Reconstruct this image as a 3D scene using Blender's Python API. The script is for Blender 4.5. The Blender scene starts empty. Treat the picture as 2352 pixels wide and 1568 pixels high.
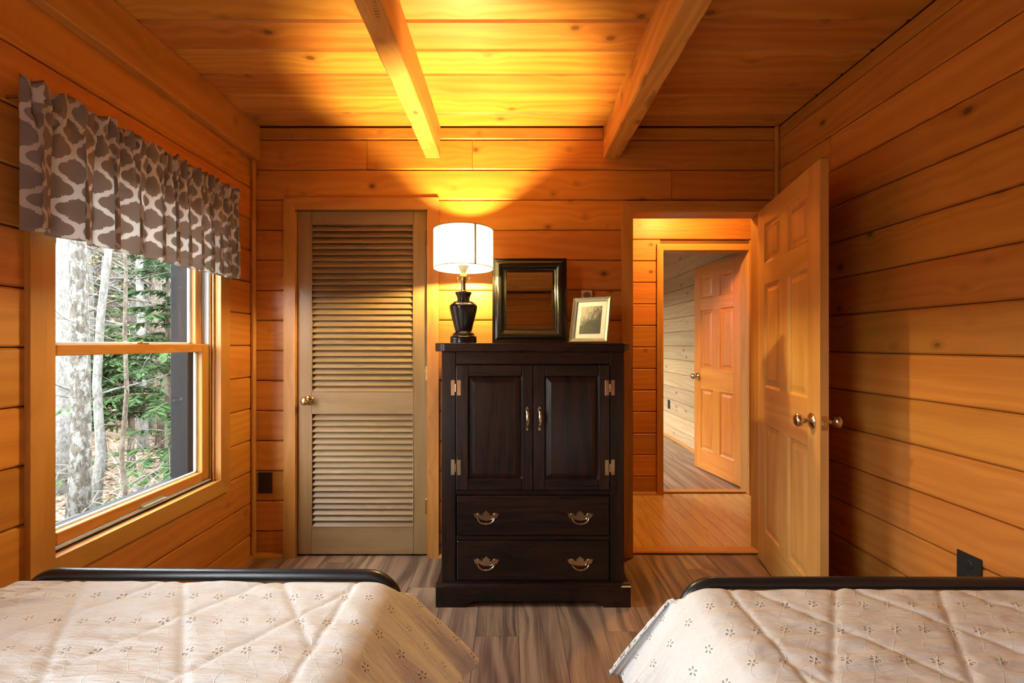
import bpy, math, random
from mathutils import Vector, Matrix, noise

random.seed(7)
scene = bpy.context.scene
COL = scene.collection

# ------------------------------------------------------------------ camera
F, CX, CY = 990.0, 1172.0, 789.0          # focal length and vanishing point in picture pixels
CAMZ, D = 1.255, 2.54                      # eye height, distance to the wall with the closet door
cam_d = bpy.data.cameras.new('camera')
cam_d.sensor_width = 36.0
cam_d.lens = F / 2352.0 * 36.0
cam_d.shift_x = (1176 - CX) / 2352.0
cam_d.shift_y = (CY - 784) / 2352.0
cam_d.clip_start = 0.02
cam_d.clip_end = 400
cam = bpy.data.objects.new('camera', cam_d)
cam.location = (0, 0, CAMZ)
cam.rotation_euler = (math.pi / 2, 0, 0)
COL.objects.link(cam)
scene.camera = cam

def PX(px, Y): return (px - CX) * Y / F
def PZ(py, Y): return CAMZ + (CY - py) * Y / F

# ------------------------------------------------------------------ world, exposure
world = bpy.data.worlds.new('overcast_sky')
scene.world = world
world.use_nodes = True
bg = world.node_tree.nodes['Background']
bg.inputs['Color'].default_value = (0.86, 0.93, 1.0, 1)
bg.inputs['Strength'].default_value = 25.0
scene.view_settings.view_transform = 'Standard'
scene.view_settings.look = 'None'
scene.view_settings.gamma = 1.0
scene.view_settings.use_curve_mapping = False
scene.view_settings.exposure = 0.0
scene.cycles.max_bounces = 8
scene.cycles.diffuse_bounces = 4
scene.cycles.glossy_bounces = 3
scene.cycles.use_adaptive_sampling = True
scene.cycles.adaptive_threshold = 0.12
scene.cycles.adaptive_min_samples = 16
scene.cycles.transparent_max_bounces = 16
scene.cycles.sample_clamp_indirect = 8.0
scene.cycles.use_denoising = True
LAMP = 4700.0
LAMP_COL = (1.0, 0.76, 0.28)
HALL = 230.0
HALL_COL = (1.0, 0.50, 0.12)

def portal(name, loc, rot, sx, sy):
    # marks a window opening so that the renderer samples the sky through it; gives off no light of its own
    l = bpy.data.lights.new(name, 'AREA')
    l.shape = 'RECTANGLE'; l.size = sx; l.size_y = sy
    l.cycles.is_portal = True
    o = bpy.data.objects.new(name, l)
    o.location = loc; o.rotation_euler = rot
    COL.objects.link(o)

# ------------------------------------------------------------------ node helpers
class G:
    def __init__(s, name):
        s.mat = bpy.data.materials.new(name)
        s.mat.use_nodes = True
        s.nt = s.mat.node_tree
        s.nt.nodes.clear()
        s.out = s.nt.nodes.new('ShaderNodeOutputMaterial')
    def n(s, t): return s.nt.nodes.new(t)
    def put(s, sock, v):
        if v is None: return
        if isinstance(v, bpy.types.NodeSocket): s.nt.links.new(v, sock)
        elif isinstance(v, (tuple, list)):
            d = sock.default_value
            sock.default_value = (tuple(v) + (1,))[:len(d)] if len(v) < len(d) else tuple(v)[:len(d)]
        else: sock.default_value = v
    def m(s, op, a, b=None, c=None, clamp=False):
        x = s.n('ShaderNodeMath'); x.operation = op; x.use_clamp = clamp
        s.put(x.inputs[0], a); s.put(x.inputs[1], b); s.put(x.inputs[2], c)
        return x.outputs[0]
    def vec(s, x, y, z):
        c = s.n('ShaderNodeCombineXYZ')
        s.put(c.inputs[0], x); s.put(c.inputs[1], y); s.put(c.inputs[2], z)
        return c.outputs[0]
    def coord(s, which='Object'):
        t = s.n('ShaderNodeTexCoord')
        p = s.n('ShaderNodeSeparateXYZ')
        s.nt.links.new(t.outputs[which], p.inputs[0])
        return p.outputs[0], p.outputs[1], p.outputs[2]
    def rnd(s): return s.n('ShaderNodeObjectInfo').outputs['Random']
    def noise(s, v, scale=1.0, detail=2.0, rough=0.5):
        t = s.n('ShaderNodeTexNoise')
        s.put(t.inputs['Vector'], v); s.put(t.inputs['Scale'], scale)
        s.put(t.inputs['Detail'], detail); s.put(t.inputs['Roughness'], rough)
        return t.outputs[0]
    def voro(s, v, scale=1.0, out='Distance'):
        t = s.n('ShaderNodeTexVoronoi')
        s.put(t.inputs['Vector'], v); s.put(t.inputs['Scale'], scale)
        return t.outputs[out]
    def map(s, v, a, b, c=0.0, d=1.0, smooth=True):
        t = s.n('ShaderNodeMapRange'); t.interpolation_type = 'SMOOTHSTEP' if smooth else 'LINEAR'
        s.put(t.inputs[0], v); s.put(t.inputs[1], a); s.put(t.inputs[2], b); s.put(t.inputs[3], c); s.put(t.inputs[4], d)
        return t.outputs[0]
    def mix(s, f, a, b, mode='MIX'):
        t = s.n('ShaderNodeMix'); t.data_type = 'RGBA'; t.blend_type = mode
        s.put(t.inputs[0], f); s.put(t.inputs[6], a); s.put(t.inputs[7], b)
        return t.outputs[2]
    def bump(s, h, strength=0.2, dist=0.002):
        t = s.n('ShaderNodeBump')
        s.put(t.inputs['Height'], h); t.inputs['Strength'].default_value = strength; t.inputs['Distance'].default_value = dist
        return t.outputs[0]
    def bsdf(s, col, rough=0.5, metal=0.0, spec=0.5, normal=None, coat=0.0, emit=None, estr=0.0):
        b = s.n('ShaderNodeBsdfPrincipled')
        s.put(b.inputs['Base Color'], col); s.put(b.inputs['Roughness'], rough); s.put(b.inputs['Metallic'], metal)
        s.put(b.inputs['Specular IOR Level'], spec); s.put(b.inputs['Coat Weight'], coat)
        if normal is not None: s.put(b.inputs['Normal'], normal)
        if emit is not None: s.put(b.inputs['Emission Color'], emit); s.put(b.inputs['Emission Strength'], estr)
        return b.outputs[0]
    def done(s, sh):
        s.nt.links.new(sh, s.out.inputs['Surface'])
        return s.mat

def plain(name, col, rough=0.5, metal=0.0, spec=0.5, var=0.06, scale=30.0, coat=0.0):
    g = G(name)
    x, y, z = g.coord()
    n = g.noise(g.vec(x, y, z), scale, 3.0)
    c = g.mix(n, tuple(k * (1 - var) for k in col), tuple(min(1, k * (1 + var)) for k in col))
    r = g.map(n, 0.2, 0.8, rough * 0.9, min(1, rough * 1.1), False)
    return g.done(g.bsdf(c, r, metal, spec, coat=coat))

def wood(name, axis, light, dark, knotc=(0.07, 0.022, 0.008), rough=0.42, knots=1.0, grain=55.0, tone=0.3, su=4.6, sv=6.2, ksize=1.15,
         mixlo=0.22, mixhi=0.78, saw=0.0, spec=0.4, bumps=0.12):
    g = G(name)
    sx, sy, sz = g.coord()
    u, v, w = {'x': (sx, sz, sy), 'z': (sz, sx, sy), 'y': (sy, sx, sz)}[axis]
    r = g.rnd()
    r1 = g.m('MULTIPLY', r, 91.7)
    uu = g.m('ADD', u, g.m('MULTIPLY', r, 57.3))
    vv = g.m('ADD', v, g.m('MULTIPLY', w, 0.6))
    vg = vv
    kd = None
    if knots > 0:
        kd = g.voro(g.vec(g.m('MULTIPLY', uu, su), g.m('MULTIPLY', vv, sv), r1))
        vg = g.m('ADD', vv, g.map(kd, 0.0, 0.5, 0.03, 0.0))
    n1 = g.noise(g.vec(g.m('MULTIPLY', uu, 0.8), g.m('MULTIPLY', vg, 6.0), r1), 1.0, 1.0)
    lines = g.m('SINE', g.m('ADD', g.m('MULTIPLY', vg, grain * 2), g.m('MULTIPLY', n1, 26.0)))
    lines = g.m('MULTIPLY_ADD', lines, 0.5, 0.5)
    fine = g.noise(g.vec(g.m('MULTIPLY', uu, 5.0), g.m('MULTIPLY', vg, 150.0), r1), 1.0, 2.0, 0.6)
    ton = g.noise(g.vec(g.m('MULTIPLY', uu, 0.9), g.m('MULTIPLY', vg, 9.0), r1), 1.0, 2.0)
    t = g.m('ADD', g.m('MULTIPLY', lines, 0.16), g.m('ADD', g.m('MULTIPLY', fine, 0.34), g.m('MULTIPLY', ton, 0.5)))
    t = g.map(t, mixlo, mixhi, 0, 1)
    col = g.mix(t, dark, light)
    hs = g.n('ShaderNodeHueSaturation')
    g.put(hs.inputs['Color'], col)
    g.put(hs.inputs['Value'], g.m('ADD', 1.0 - tone / 2, g.m('MULTIPLY', g.m('FRACT', g.m('MULTIPLY', r, 13.7)), tone)))
    g.put(hs.inputs['Hue'], g.m('ADD', 0.494, g.m('MULTIPLY', g.m('FRACT', g.m('MULTIPLY', r, 29.3)), 0.012)))
    col = hs.outputs[0]
    if kd is not None:
        k1 = g.map(kd, 0.055 * ksize, 0.085 * ksize, 1.0, 0.0)
        halo = g.map(kd, 0.06 * ksize, 0.17 * ksize, 0.35, 0.0)
        ring = g.m('MULTIPLY_ADD', g.m('SINE', g.m('MULTIPLY', kd, 260.0)), 0.2, 0.8)
        f = g.m('MULTIPLY', g.m('MAXIMUM', g.m('MULTIPLY', k1, ring), halo), knots)
        col = g.mix(f, col, knotc)
    if saw > 0:
        sn = g.noise(g.vec(g.m('MULTIPLY', uu, 3.0), g.m('MULTIPLY', vv, 9.0), r1), 1.0, 4.0, 0.65)
        marks = g.m('MULTIPLY_ADD', g.m('SINE', g.m('MULTIPLY', uu, 520.0)), 0.5, 0.5)
        f = g.m('MULTIPLY', g.map(sn, 0.54, 0.62, 0, 1), g.m('MULTIPLY', marks, saw))
        col = g.mix(f, col, tuple(k * 0.25 for k in dark))
    return g.done(g.bsdf(col, g.map(fine, 0.2, 0.8, rough * 0.85, rough * 1.2), 0.0, spec))

PINE_L, PINE_D = (0.62, 0.252, 0.044), (0.47, 0.163, 0.025)
M = {}
M['board'] = wood('pine_board', 'x', PINE_L, PINE_D)
M['ceil'] = wood('pine_ceiling_board', 'x', (0.68, 0.30, 0.06), (0.47, 0.165, 0.024), knots=0.9, tone=0.22, ksize=1.25)
M['beam'] = wood('rough_beam', 'y', (0.72, 0.37, 0.09), (0.50, 0.20, 0.035), knots=0.95, grain=25, saw=0.9, rough=0.6, tone=0.1)
M['plate'] = wood('beam_plank', 'y', (0.66, 0.30, 0.07), (0.5, 0.19, 0.035), knots=0.4, grain=30, tone=0.1)
for a in 'xyz':
    M['trim' + a] = wood('pine_trim_' + a, a, (0.60, 0.28, 0.065), (0.44, 0.175, 0.032), knots=0.25, grain=35, tone=0.12, ksize=0.6)
    M['door' + a] = wood('pine_door_' + a, a, (0.66, 0.36, 0.10), (0.52, 0.24, 0.05), knots=0.0, grain=30, tone=0.12, rough=0.36)
    M['dark' + a] = wood('black_stained_wood_' + a, a, (0.026, 0.010, 0.007), (0.004, 0.003, 0.003), knots=0.25, knotc=(0.003, 0.002, 0.002), grain=40, tone=0.4, rough=0.30, spec=0.5, mixlo=0.3, mixhi=0.7)
for a in 'xz': M['lamplitdoor' + a] = wood('lamplit_pine_door_' + a, a, (0.72, 0.28, 0.035), (0.58, 0.19, 0.02), knots=0.15, grain=30, tone=0.12, rough=0.36, ksize=0.7)  # door pine with the warm hall light put into its colour
M['louverx'] = wood('louver_wood_x', 'x', (0.34, 0.215, 0.10), (0.24, 0.14, 0.058), knots=0.12, knotc=(0.1, 0.06, 0.03), grain=30, tone=0.2, ksize=0.5, su=9, sv=11)
M['louverz'] = wood('louver_wood_z', 'z', (0.33, 0.20, 0.082), (0.24, 0.135, 0.047), knots=0.0, grain=30, tone=0.1)
M['laminate'] = wood('laminate_plank', 'x', (0.38, 0.245, 0.15), (0.135, 0.082, 0.055), knots=0.35, knotc=(0.05, 0.03, 0.02), grain=26, tone=0.35, rough=0.33, mixlo=0.34, mixhi=0.66, su=2.2, sv=7, ksize=1.5)
M['oak'] = wood('oak_strip', 'x', (0.64, 0.38, 0.11), (0.50, 0.26, 0.065), knots=0.0, grain=60, tone=0.1, rough=0.25)
M['daylitboard'] = wood('daylit_pine', 'x', (0.55, 0.38, 0.20), (0.40, 0.25, 0.11), tone=0.25)  # pine greyed in colour for the cool daylight of the far room
M['back'] = plain('backing_wood', (0.16, 0.06, 0.015), 0.8)
M['siding'] = plain('dark_siding', (0.04, 0.028, 0.02), 0.8)
M['brass'] = plain('aged_brass', (0.62, 0.46, 0.20), 0.22, 1.0)
M['bronze'] = plain('antique_brass', (0.62, 0.52, 0.38), 0.22, 1.0)
M['steel'] = plain('brushed_steel', (0.6, 0.58, 0.54), 0.25, 1.0)
M['black'] = plain('black_plastic', (0.010, 0.009, 0.009), 0.5)
M['tube'] = plain('black_powder_coat', (0.012, 0.013, 0.016), 0.32)
M['lampbase'] = plain('dark_glazed_ceramic', (0.022, 0.017, 0.018), 0.2, var=0.3)
M['blackframe'] = plain('glossy_black_lacquer', (0.012, 0.010, 0.008), 0.16)
M['silver'] = plain('pewter_frame', (0.17, 0.155, 0.13), 0.4, 0.4)
M['mat'] = plain('white_mat_board', (0.52, 0.515, 0.50), 0.8, var=0.02)
M['vinyl'] = plain('white_vinyl', (0.50, 0.52, 0.51), 0.5, var=0.04)
M['extframe'] = plain('dark_exterior_frame', (0.009, 0.009, 0.010), 0.7, spec=0.12)
M['mattress'] = plain('mattress_ticking', (0.7, 0.7, 0.68), 0.9)
M['closet'] = plain('closet_shade', (0.12, 0.07, 0.03), 0.9)  # dark tone stands in for the shade inside the closet
M['thermo'] = plain('thermostat_plate', (0.60, 0.54, 0.40), 0.4, 0.2)

def m_mirror():
    g = G('mirror_glass')
    x, y, z = g.coord()
    n = g.noise(g.vec(x, y, z), 60, 2)
    return g.done(g.bsdf(g.mix(n, (0.62, 0.60, 0.56), (0.66, 0.64, 0.6)), 0.02, 1.0))
M['mirror'] = m_mirror()

def m_glass():
    g = G('window_glass')
    t = g.n('ShaderNodeBsdfTransparent'); t.inputs[0].default_value = (0.97, 0.985, 0.975, 1)
    s = g.n('ShaderNodeBsdfGlossy'); s.inputs['Roughness'].default_value = 0.0
    lw = g.n('ShaderNodeLayerWeight'); lw.inputs['Blend'].default_value = 0.5
    fr = g.m('MULTIPLY_ADD', g.m('POWER', lw.outputs['Facing'], 5.0), 0.9, 0.035)
    mx = g.n('ShaderNodeMixShader')
    g.nt.links.new(fr, mx.inputs[0]); g.nt.links.new(t.outputs[0], mx.inputs[1]); g.nt.links.new(s.outputs[0], mx.inputs[2])
    return g.done(mx.outputs[0])
M['glass'] = m_glass()

def m_shade():
    g = G('lamp_shade_linen')
    x, y, z = g.coord()
    n = g.noise(g.vec(g.m('MULTIPLY', x, 40), g.m('MULTIPLY', y, 40), g.m('MULTIPLY', z, 400)), 1.0, 2)
    c = g.mix(n, (0.80, 0.78, 0.73), (0.88, 0.86, 0.82))
    d = g.n('ShaderNodeBsdfDiffuse'); t = g.n('ShaderNodeBsdfTranslucent'); mx = g.n('ShaderNodeMixShader')
    g.put(d.inputs[0], c); g.put(t.inputs[0], c); mx.inputs[0].default_value = 0.10
    g.nt.links.new(d.outputs[0], mx.inputs[1]); g.nt.links.new(t.outputs[0], mx.inputs[2])
    return g.done(mx.outputs[0])
M['shade'] = m_shade()
M['shadetrim'] = plain('shade_binding', (0.34, 0.30, 0.24), 0.8)

def m_emit(name, col, s):
    g = G(name)
    e = g.n('ShaderNodeEmission'); e.inputs[0].default_value = col + (1,); e.inputs[1].default_value = s
    return g.done(e.outputs[0])
M['bulb'] = m_emit('lit_bulb', LAMP_COL, LAMP)
M['hallbulb'] = m_emit('lit_hall_globe', HALL_COL, HALL)

def m_valance():
    # taupe cotton printed with an off-white wavy trellis; u, v in metres of cloth
    g = G('trellis_print_cotton')
    uvn = g.n('ShaderNodeUVMap'); sp = g.n('ShaderNodeSeparateXYZ'); g.nt.links.new(uvn.outputs[0], sp.inputs[0])
    u, v = sp.outputs[0], sp.outputs[1]
    P, Q, w = 0.088, 0.128, 0.0045
    pp = g.m('PINGPONG', u, P)
    def f(vs):
        t = g.m('FRACT', g.m('DIVIDE', vs, Q))
        half = g.m('GREATER_THAN', t, 0.5)
        sgn = g.m('MULTIPLY_ADD', half, -2.0, 1.0)
        s = g.m('FRACT', g.m('MULTIPLY', t, 2.0))
        a = g.m('ABSOLUTE', g.m('SUBTRACT', s, 0.5))
        arc = g.m('SQRT', g.m('MAXIMUM', g.m('SUBTRACT', 1.0, g.m('POWER', g.m('DIVIDE', a, 0.38), 2.0)), 0.0))
        lev = g.m('ADD', g.m('MULTIPLY', g.m('LESS_THAN', a, 0.38), 0.10), g.m('MULTIPLY', g.m('LESS_THAN', a, 0.44), 0.20))
        h = g.m('ADD', g.m('MULTIPLY', arc, 0.68), lev)
        return g.m('MULTIPLY', g.m('MULTIPLY', h, sgn), P / 2 - 0.002)
    vals = [f(v), f(g.m('ADD', v, w)), f(g.m('SUBTRACT', v, w))]
    lo = g.m('MINIMUM', vals[0], g.m('MINIMUM', vals[1], vals[2]))
    hi = g.m('MAXIMUM', vals[0], g.m('MAXIMUM', vals[1], vals[2]))
    q = g.m('SUBTRACT', pp, P / 2)
    line = g.m('MULTIPLY', g.m('GREATER_THAN', q, g.m('SUBTRACT', lo, 0.0105)), g.m('LESS_THAN', q, g.m('ADD', hi, 0.0105)))
    weave = g.noise(g.vec(g.m('MULTIPLY', u, 900), g.m('MULTIPLY', v, 900), 0.0), 1.0, 1)
    c = g.mix(line, g.mix(weave, (0.38, 0.33, 0.285), (0.45, 0.395, 0.345)), g.mix(weave, (0.78, 0.75, 0.70), (0.86, 0.83, 0.79)))
    d = g.n('ShaderNodeBsdfDiffuse'); t = g.n('ShaderNodeBsdfTranslucent'); mx = g.n('ShaderNodeMixShader')
    g.put(d.inputs[0], c); g.put(t.inputs[0], c); mx.inputs[0].default_value = 0.42
    g.nt.links.new(d.outputs[0], mx.inputs[1]); g.nt.links.new(t.outputs[0], mx.inputs[2])
    return g.done(mx.outputs[0])
M['valance'] = m_valance()

def m_quilt():
    g = G('eyelet_cotton_quilt')
    uvn = g.n('ShaderNodeUVMap'); sp = g.n('ShaderNodeSeparateXYZ'); g.nt.links.new(uvn.outputs[0], sp.inputs[0])
    u, v = sp.outputs[0], sp.outputs[1]
    a, b = 0.064, 0.098
    wob = g.noise(g.vec(g.m('MULTIPLY', u, 6), g.m('MULTIPLY', v, 6), 0.0), 1.0, 1)
    u2 = g.m('ADD', u, g.m('MULTIPLY', wob, 0.02))
    fu = g.m('MULTIPLY', g.m('SUBTRACT', g.m('FRACT', g.m('DIVIDE', u2, a)), 0.5), a)
    fv = g.m('MULTIPLY', g.m('SUBTRACT', g.m('FRACT', g.m('DIVIDE', v, b)), 0.5), b)
    r = g.m('SQRT', g.m('ADD', g.m('MULTIPLY', fu, fu), g.m('MULTIPLY', fv, fv)))
    ang = g.m('ARCTAN2', fv, fu)
    pet = g.m('COSINE', g.m('MULTIPLY', ang, 5.0))
    ringm = g.map(g.m('ABSOLUTE', g.m('SUBTRACT', r, 0.0072)), 0.002, 0.0038, 1.0, 0.0)
    hole = g.m('MULTIPLY', ringm, g.map(pet, 0.1, 0.5, 0.0, 1.0))
    rim = g.m('MULTIPLY', g.map(g.m('ABSOLUTE', g.m('SUBTRACT', r, 0.0072)), 0.004, 0.007, 1.0, 0.0), g.m('SUBTRACT', 1.0, hole))
    wave = g.m('MULTIPLY', g.m('SINE', g.m('MULTIPLY', v, 2 * math.pi / b)), 0.016)
    th = g.map(g.m('ABSOLUTE', g.m('SUBTRACT', fu, wave)), 0.0006, 0.0016, 1.0, 0.0)
    th2 = g.map(g.m('ABSOLUTE', g.m('ADD', g.m('ADD', fu, wave), 0.018)), 0.0006, 0.0014, 0.6, 0.0)
    thread = g.m('MAXIMUM', th, th2)
    wr = g.noise(g.vec(g.m('MULTIPLY', u, 16), g.m('MULTIPLY', v, 75), 0.0), 1.0, 3, 0.6)
    wr2 = g.noise(g.vec(g.m('MULTIPLY', u, 60), g.m('MULTIPLY', v, 60), 3.0), 1.0, 2)
    c = g.mix(wr2, (0.58, 0.57, 0.555), (0.65, 0.64, 0.625))
    c = g.mix(g.m('MULTIPLY', thread, 0.6), c, (0.80, 0.77, 0.72))
    c = g.mix(g.m('MULTIPLY', rim, 0.4), c, (0.76, 0.73, 0.68))
    c = g.mix(g.m('MULTIPLY', hole, 0.75), c, (0.19, 0.15, 0.12))
    h = g.m('ADD', g.m('MULTIPLY', wr, 0.9), g.m('ADD', g.m('MULTIPLY', wr2, 0.12), g.m('ADD', g.m('MULTIPLY', thread, 0.12), g.m('MULTIPLY', hole, -0.3))))
    return g.done(g.bsdf(c, 0.85, 0, 0.2, g.bump(h, 0.75, 0.008)))
M['quilt'] = m_quilt()

def m_print():
    g = G('black_and_white_forest_print')
    x, y, z = g.coord()
    n = g.noise(g.vec(g.m('MULTIPLY', x, 260), 0.0, g.m('MULTIPLY', z, 30)), 1.0, 4, 0.7)
    n2 = g.noise(g.vec(g.m('MULTIPLY', x, 18), 0.0, g.m('MULTIPLY', z, 14)), 1.0, 3)
    s = g.m('ADD', g.m('MULTIPLY', z, -4.0), g.m('ADD', g.m('MULTIPLY', x, 3.2), g.m('ADD', g.m('MULTIPLY', n2, 0.9), -0.02)))
    t = g.m('ADD', s, g.m('MULTIPLY', g.m('SUBTRACT', n, 0.5), 1.6))
    c = g.mix(g.map(t, 0.12, 0.5, 0, 1), (0.26, 0.25, 0.24), (0.006, 0.006, 0.006))
    return g.done(g.bsdf(c, 0.5))
M['print'] = m_print()

def m_bark(name, a, b, lich):
    g = G(name)
    x, y, z = g.coord()
    n = g.noise(g.vec(g.m('MULTIPLY', x, 16), g.m('MULTIPLY', y, 16), g.m('MULTIPLY', z, 9)), 1.0, 5, 0.75)
    n2 = g.noise(g.vec(g.m('MULTIPLY', x, 40), g.m('MULTIPLY', y, 40), g.m('MULTIPLY', z, 14)), 1.0, 3, 0.6)
    c = g.mix(g.map(n2, 0.35, 0.65), a, b)
    c = g.mix(g.map(n, 0.48, 0.56), c, lich)
    return g.done(g.bsdf(c, 0.9, 0, 0.1, g.bump(n2, 0.6, 0.02)))
M['bark'] = m_bark('lichen_bark', (0.035, 0.03, 0.024), (0.075, 0.065, 0.052), (0.13, 0.125, 0.115))
M['bark2'] = m_bark('brown_bark', (0.04, 0.03, 0.022), (0.08, 0.06, 0.045), (0.10, 0.085, 0.065))
M['bark3'] = m_bark('pale_grey_bark', (0.075, 0.07, 0.062), (0.12, 0.112, 0.10), (0.14, 0.135, 0.125))
M['twig'] = plain('pale_twig', (0.15, 0.125, 0.10), 0.9)

def m_needles():
    g = G('hemlock_needles')
    x, y, z = g.coord()
    n = g.noise(g.vec(x, y, z), 2.5, 3)
    c = g.mix(g.map(n, 0.3, 0.7), (0.018, 0.042, 0.018), (0.05, 0.085, 0.032))
    d = g.n('ShaderNodeBsdfDiffuse'); t = g.n('ShaderNodeBsdfTranslucent'); mx = g.n('ShaderNodeMixShader')
    g.put(d.inputs[0], c); g.put(t.inputs[0], c); mx.inputs[0].default_value = 0.25
    g.nt.links.new(d.outputs[0], mx.inputs[1]); g.nt.links.new(t.outputs[0], mx.inputs[2])
    return g.done(mx.outputs[0])
M['needles'] = m_needles()

def m_leaf(name, a, b, c3, sc):
    g = G(name)
    x, y, z = g.coord()
    vc = g.voro(g.vec(x, y, z), sc, 'Color')
    s = g.n('ShaderNodeSeparateColor'); g.nt.links.new(vc, s.inputs[0])
    n = g.noise(g.vec(x, y, z), 0.8, 3)
    c = g.mix(s.outputs[0], a, b)
    c = g.mix(g.map(n, 0.42, 0.62), c, c3)
    d = g.voro(g.vec(x, y, z), sc)
    return g.done(g.bsdf(c, 0.85, 0, 0.15, g.bump(d, 0.8, 0.03)))
M['litter'] = m_leaf('leaf_litter', (0.105, 0.062, 0.036), (0.16, 0.105, 0.07), (0.085, 0.06, 0.04), 14)
M['leaf'] = m_leaf('fallen_leaf', (0.13, 0.072, 0.038), (0.19, 0.125, 0.08), (0.12, 0.08, 0.055), 6)
M['yellowleaf'] = m_leaf('yellow_leaf', (0.13, 0.11, 0.03), (0.17, 0.14, 0.06), (0.15, 0.09, 0.045), 3)
M['hill'] = m_leaf('wooded_hillside', (0.085, 0.075, 0.058), (0.13, 0.115, 0.095), (0.07, 0.085, 0.055), 0.9)

# ------------------------------------------------------------------ mesh helpers
class MB:
    def __init__(s): s.v = []; s.f = []; s.uv = None
    def add(s, vs, fs):
        o = len(s.v)
        s.v += [tuple(p) for p in vs]
        s.f += [tuple(i + o for i in f) for f in fs]
        return s
    def box(s, x0, x1, y0, y1, z0, z1):
        x0, x1 = min(x0, x1), max(x0, x1); y0, y1 = min(y0, y1), max(y0, y1); z0, z1 = min(z0, z1), max(z0, z1)
        return s.add([(x0, y0, z0), (x1, y0, z0), (x1, y1, z0), (x0, y1, z0), (x0, y0, z1), (x1, y0, z1), (x1, y1, z1), (x0, y1, z1)],
                     [(0, 3, 2, 1), (4, 5, 6, 7), (0, 1, 5, 4), (1, 2, 6, 5), (2, 3, 7, 6), (3, 0, 4, 7)])
    def cbox(s, x0, x1, y0, y1, z0, z1, c=0.003):
        # box with all edges chamfered
        x0, x1 = min(x0, x1), max(x0, x1); y0, y1 = min(y0, y1), max(y0, y1); z0, z1 = min(z0, z1), max(z0, z1)
        c = min(c, (x1 - x0) * .45, (y1 - y0) * .45, (z1 - z0) * .45)
        vs = []; idx = {}
        X, Y, Z = (x0, x1), (y0, y1), (z0, z1)
        for i in (0, 1):
            for j in (0, 1):
                for k in (0, 1):
                    sx, sy, sz = (1, -1)[i], (1, -1)[j], (1, -1)[k]
                    idx[i, j, k, 0] = len(vs); vs.append((X[i], Y[j] + sy * c, Z[k] + sz * c))
                    idx[i, j, k, 1] = len(vs); vs.append((X[i] + sx * c, Y[j], Z[k] + sz * c))
                    idx[i, j, k, 2] = len(vs); vs.append((X[i] + sx * c, Y[j] + sy * c, Z[k]))
        fs = []
        for i in (0, 1):
            fs.append([idx[i, a, b, 0] for a, b in ((0, 0), (1, 0), (1, 1), (0, 1))])
            fs.append([idx[a, i, b, 1] for a, b in ((0, 0), (1, 0), (1, 1), (0, 1))])
            fs.append([idx[a, b, i, 2] for a, b in ((0, 0), (1, 0), (1, 1), (0, 1))])
        for a in (0, 1):
            for b in (0, 1):
                fs.append([idx[a, b, 0, 0], idx[a, b, 1, 0], idx[a, b, 1, 1], idx[a, b, 0, 1]])
                fs.append([idx[a, 0, b, 0], idx[a, 1, b, 0], idx[a, 1, b, 2], idx[a, 0, b, 2]])
                fs.append([idx[0, a, b, 1], idx[1, a, b, 1], idx[1, a, b, 2], idx[0, a, b, 2]])
                for k in (0, 1): fs.append([idx[a, b, k, 0], idx[a, b, k, 1], idx[a, b, k, 2]])
        ctr = Vector(((x0 + x1) / 2, (y0 + y1) / 2, (z0 + z1) / 2))
        out = []
        for f in fs:
            p = [Vector(vs[q]) for q in f]
            n = (p[1] - p[0]).cross(p[2] - p[0])
            m = sum(p, Vector()) / len(p) - ctr
            out.append(f if n.dot(m) > 0 else f[::-1])
        return s.add(vs, out)
    def prism(s, poly, fn):
        # poly: 2D points; fn(p, k) -> 3D for k = 0, 1
        n = len(poly)
        vs = [fn(p, 0) for p in poly] + [fn(p, 1) for p in poly]
        fs = [tuple(range(n))[::-1], tuple(range(n, 2 * n))]
        for i in range(n):
            j = (i + 1) % n
            fs.append((i, j, n + j, n + i))
        return s.add(vs, fs)
    def tube(s, pts, r, seg=8, cap=True):
        pts = [Vector(p) for p in pts]
        rs = r if isinstance(r, (list, tuple)) else [r] * len(pts)
        rings = []
        prev = None
        for i, p in enumerate(pts):
            d = (pts[min(i + 1, len(pts) - 1)] - pts[max(i - 1, 0)])
            d = d.normalized() if d.length > 1e-9 else Vector((0, 0, 1))
            if prev is None:
                a = Vector((0, 0, 1)) if abs(d.z) < .9 else Vector((1, 0, 0))
                n = d.cross(a).normalized()
            else:
                n = (prev - d * prev.dot(d))
                n = n.normalized() if n.length > 1e-6 else d.orthogonal().normalized()
            prev = n
            b = d.cross(n)
            rings.append([p + (n * math.cos(2 * math.pi * k / seg) + b * math.sin(2 * math.pi * k / seg)) * rs[i] for k in range(seg)])
        vs = [q for ring in rings for q in ring]
        fs = []
        for i in range(len(pts) - 1):
            for k in range(seg):
                k2 = (k + 1) % seg
                fs.append((i * seg + k, i * seg + k2, (i + 1) * seg + k2, (i + 1) * seg + k))
        if cap:
            fs.append(tuple(range(seg))[::-1]); fs.append(tuple(range((len(pts) - 1) * seg, len(pts) * seg)))
        return s.add(vs, fs)
    def lathe(s, prof, seg=24, axis='z', org=(0, 0, 0), cap=True):
        # prof: (radius, height)
        vs = []
        for r, h in prof:
            for k in range(seg):
                a = 2 * math.pi * k / seg
                p = (r * math.cos(a), r * math.sin(a), h)
                if axis == 'y': p = (p[0], p[2], -p[1])
                if axis == 'x': p = (p[2], p[0], p[1])
                vs.append((p[0] + org[0], p[1] + org[1], p[2] + org[2]))
        fs = []
        for i in range(len(prof) - 1):
            for k in range(seg):
                k2 = (k + 1) % seg
                fs.append((i * seg + k, i * seg + k2, (i + 1) * seg + k2, (i + 1) * seg + k))
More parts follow.
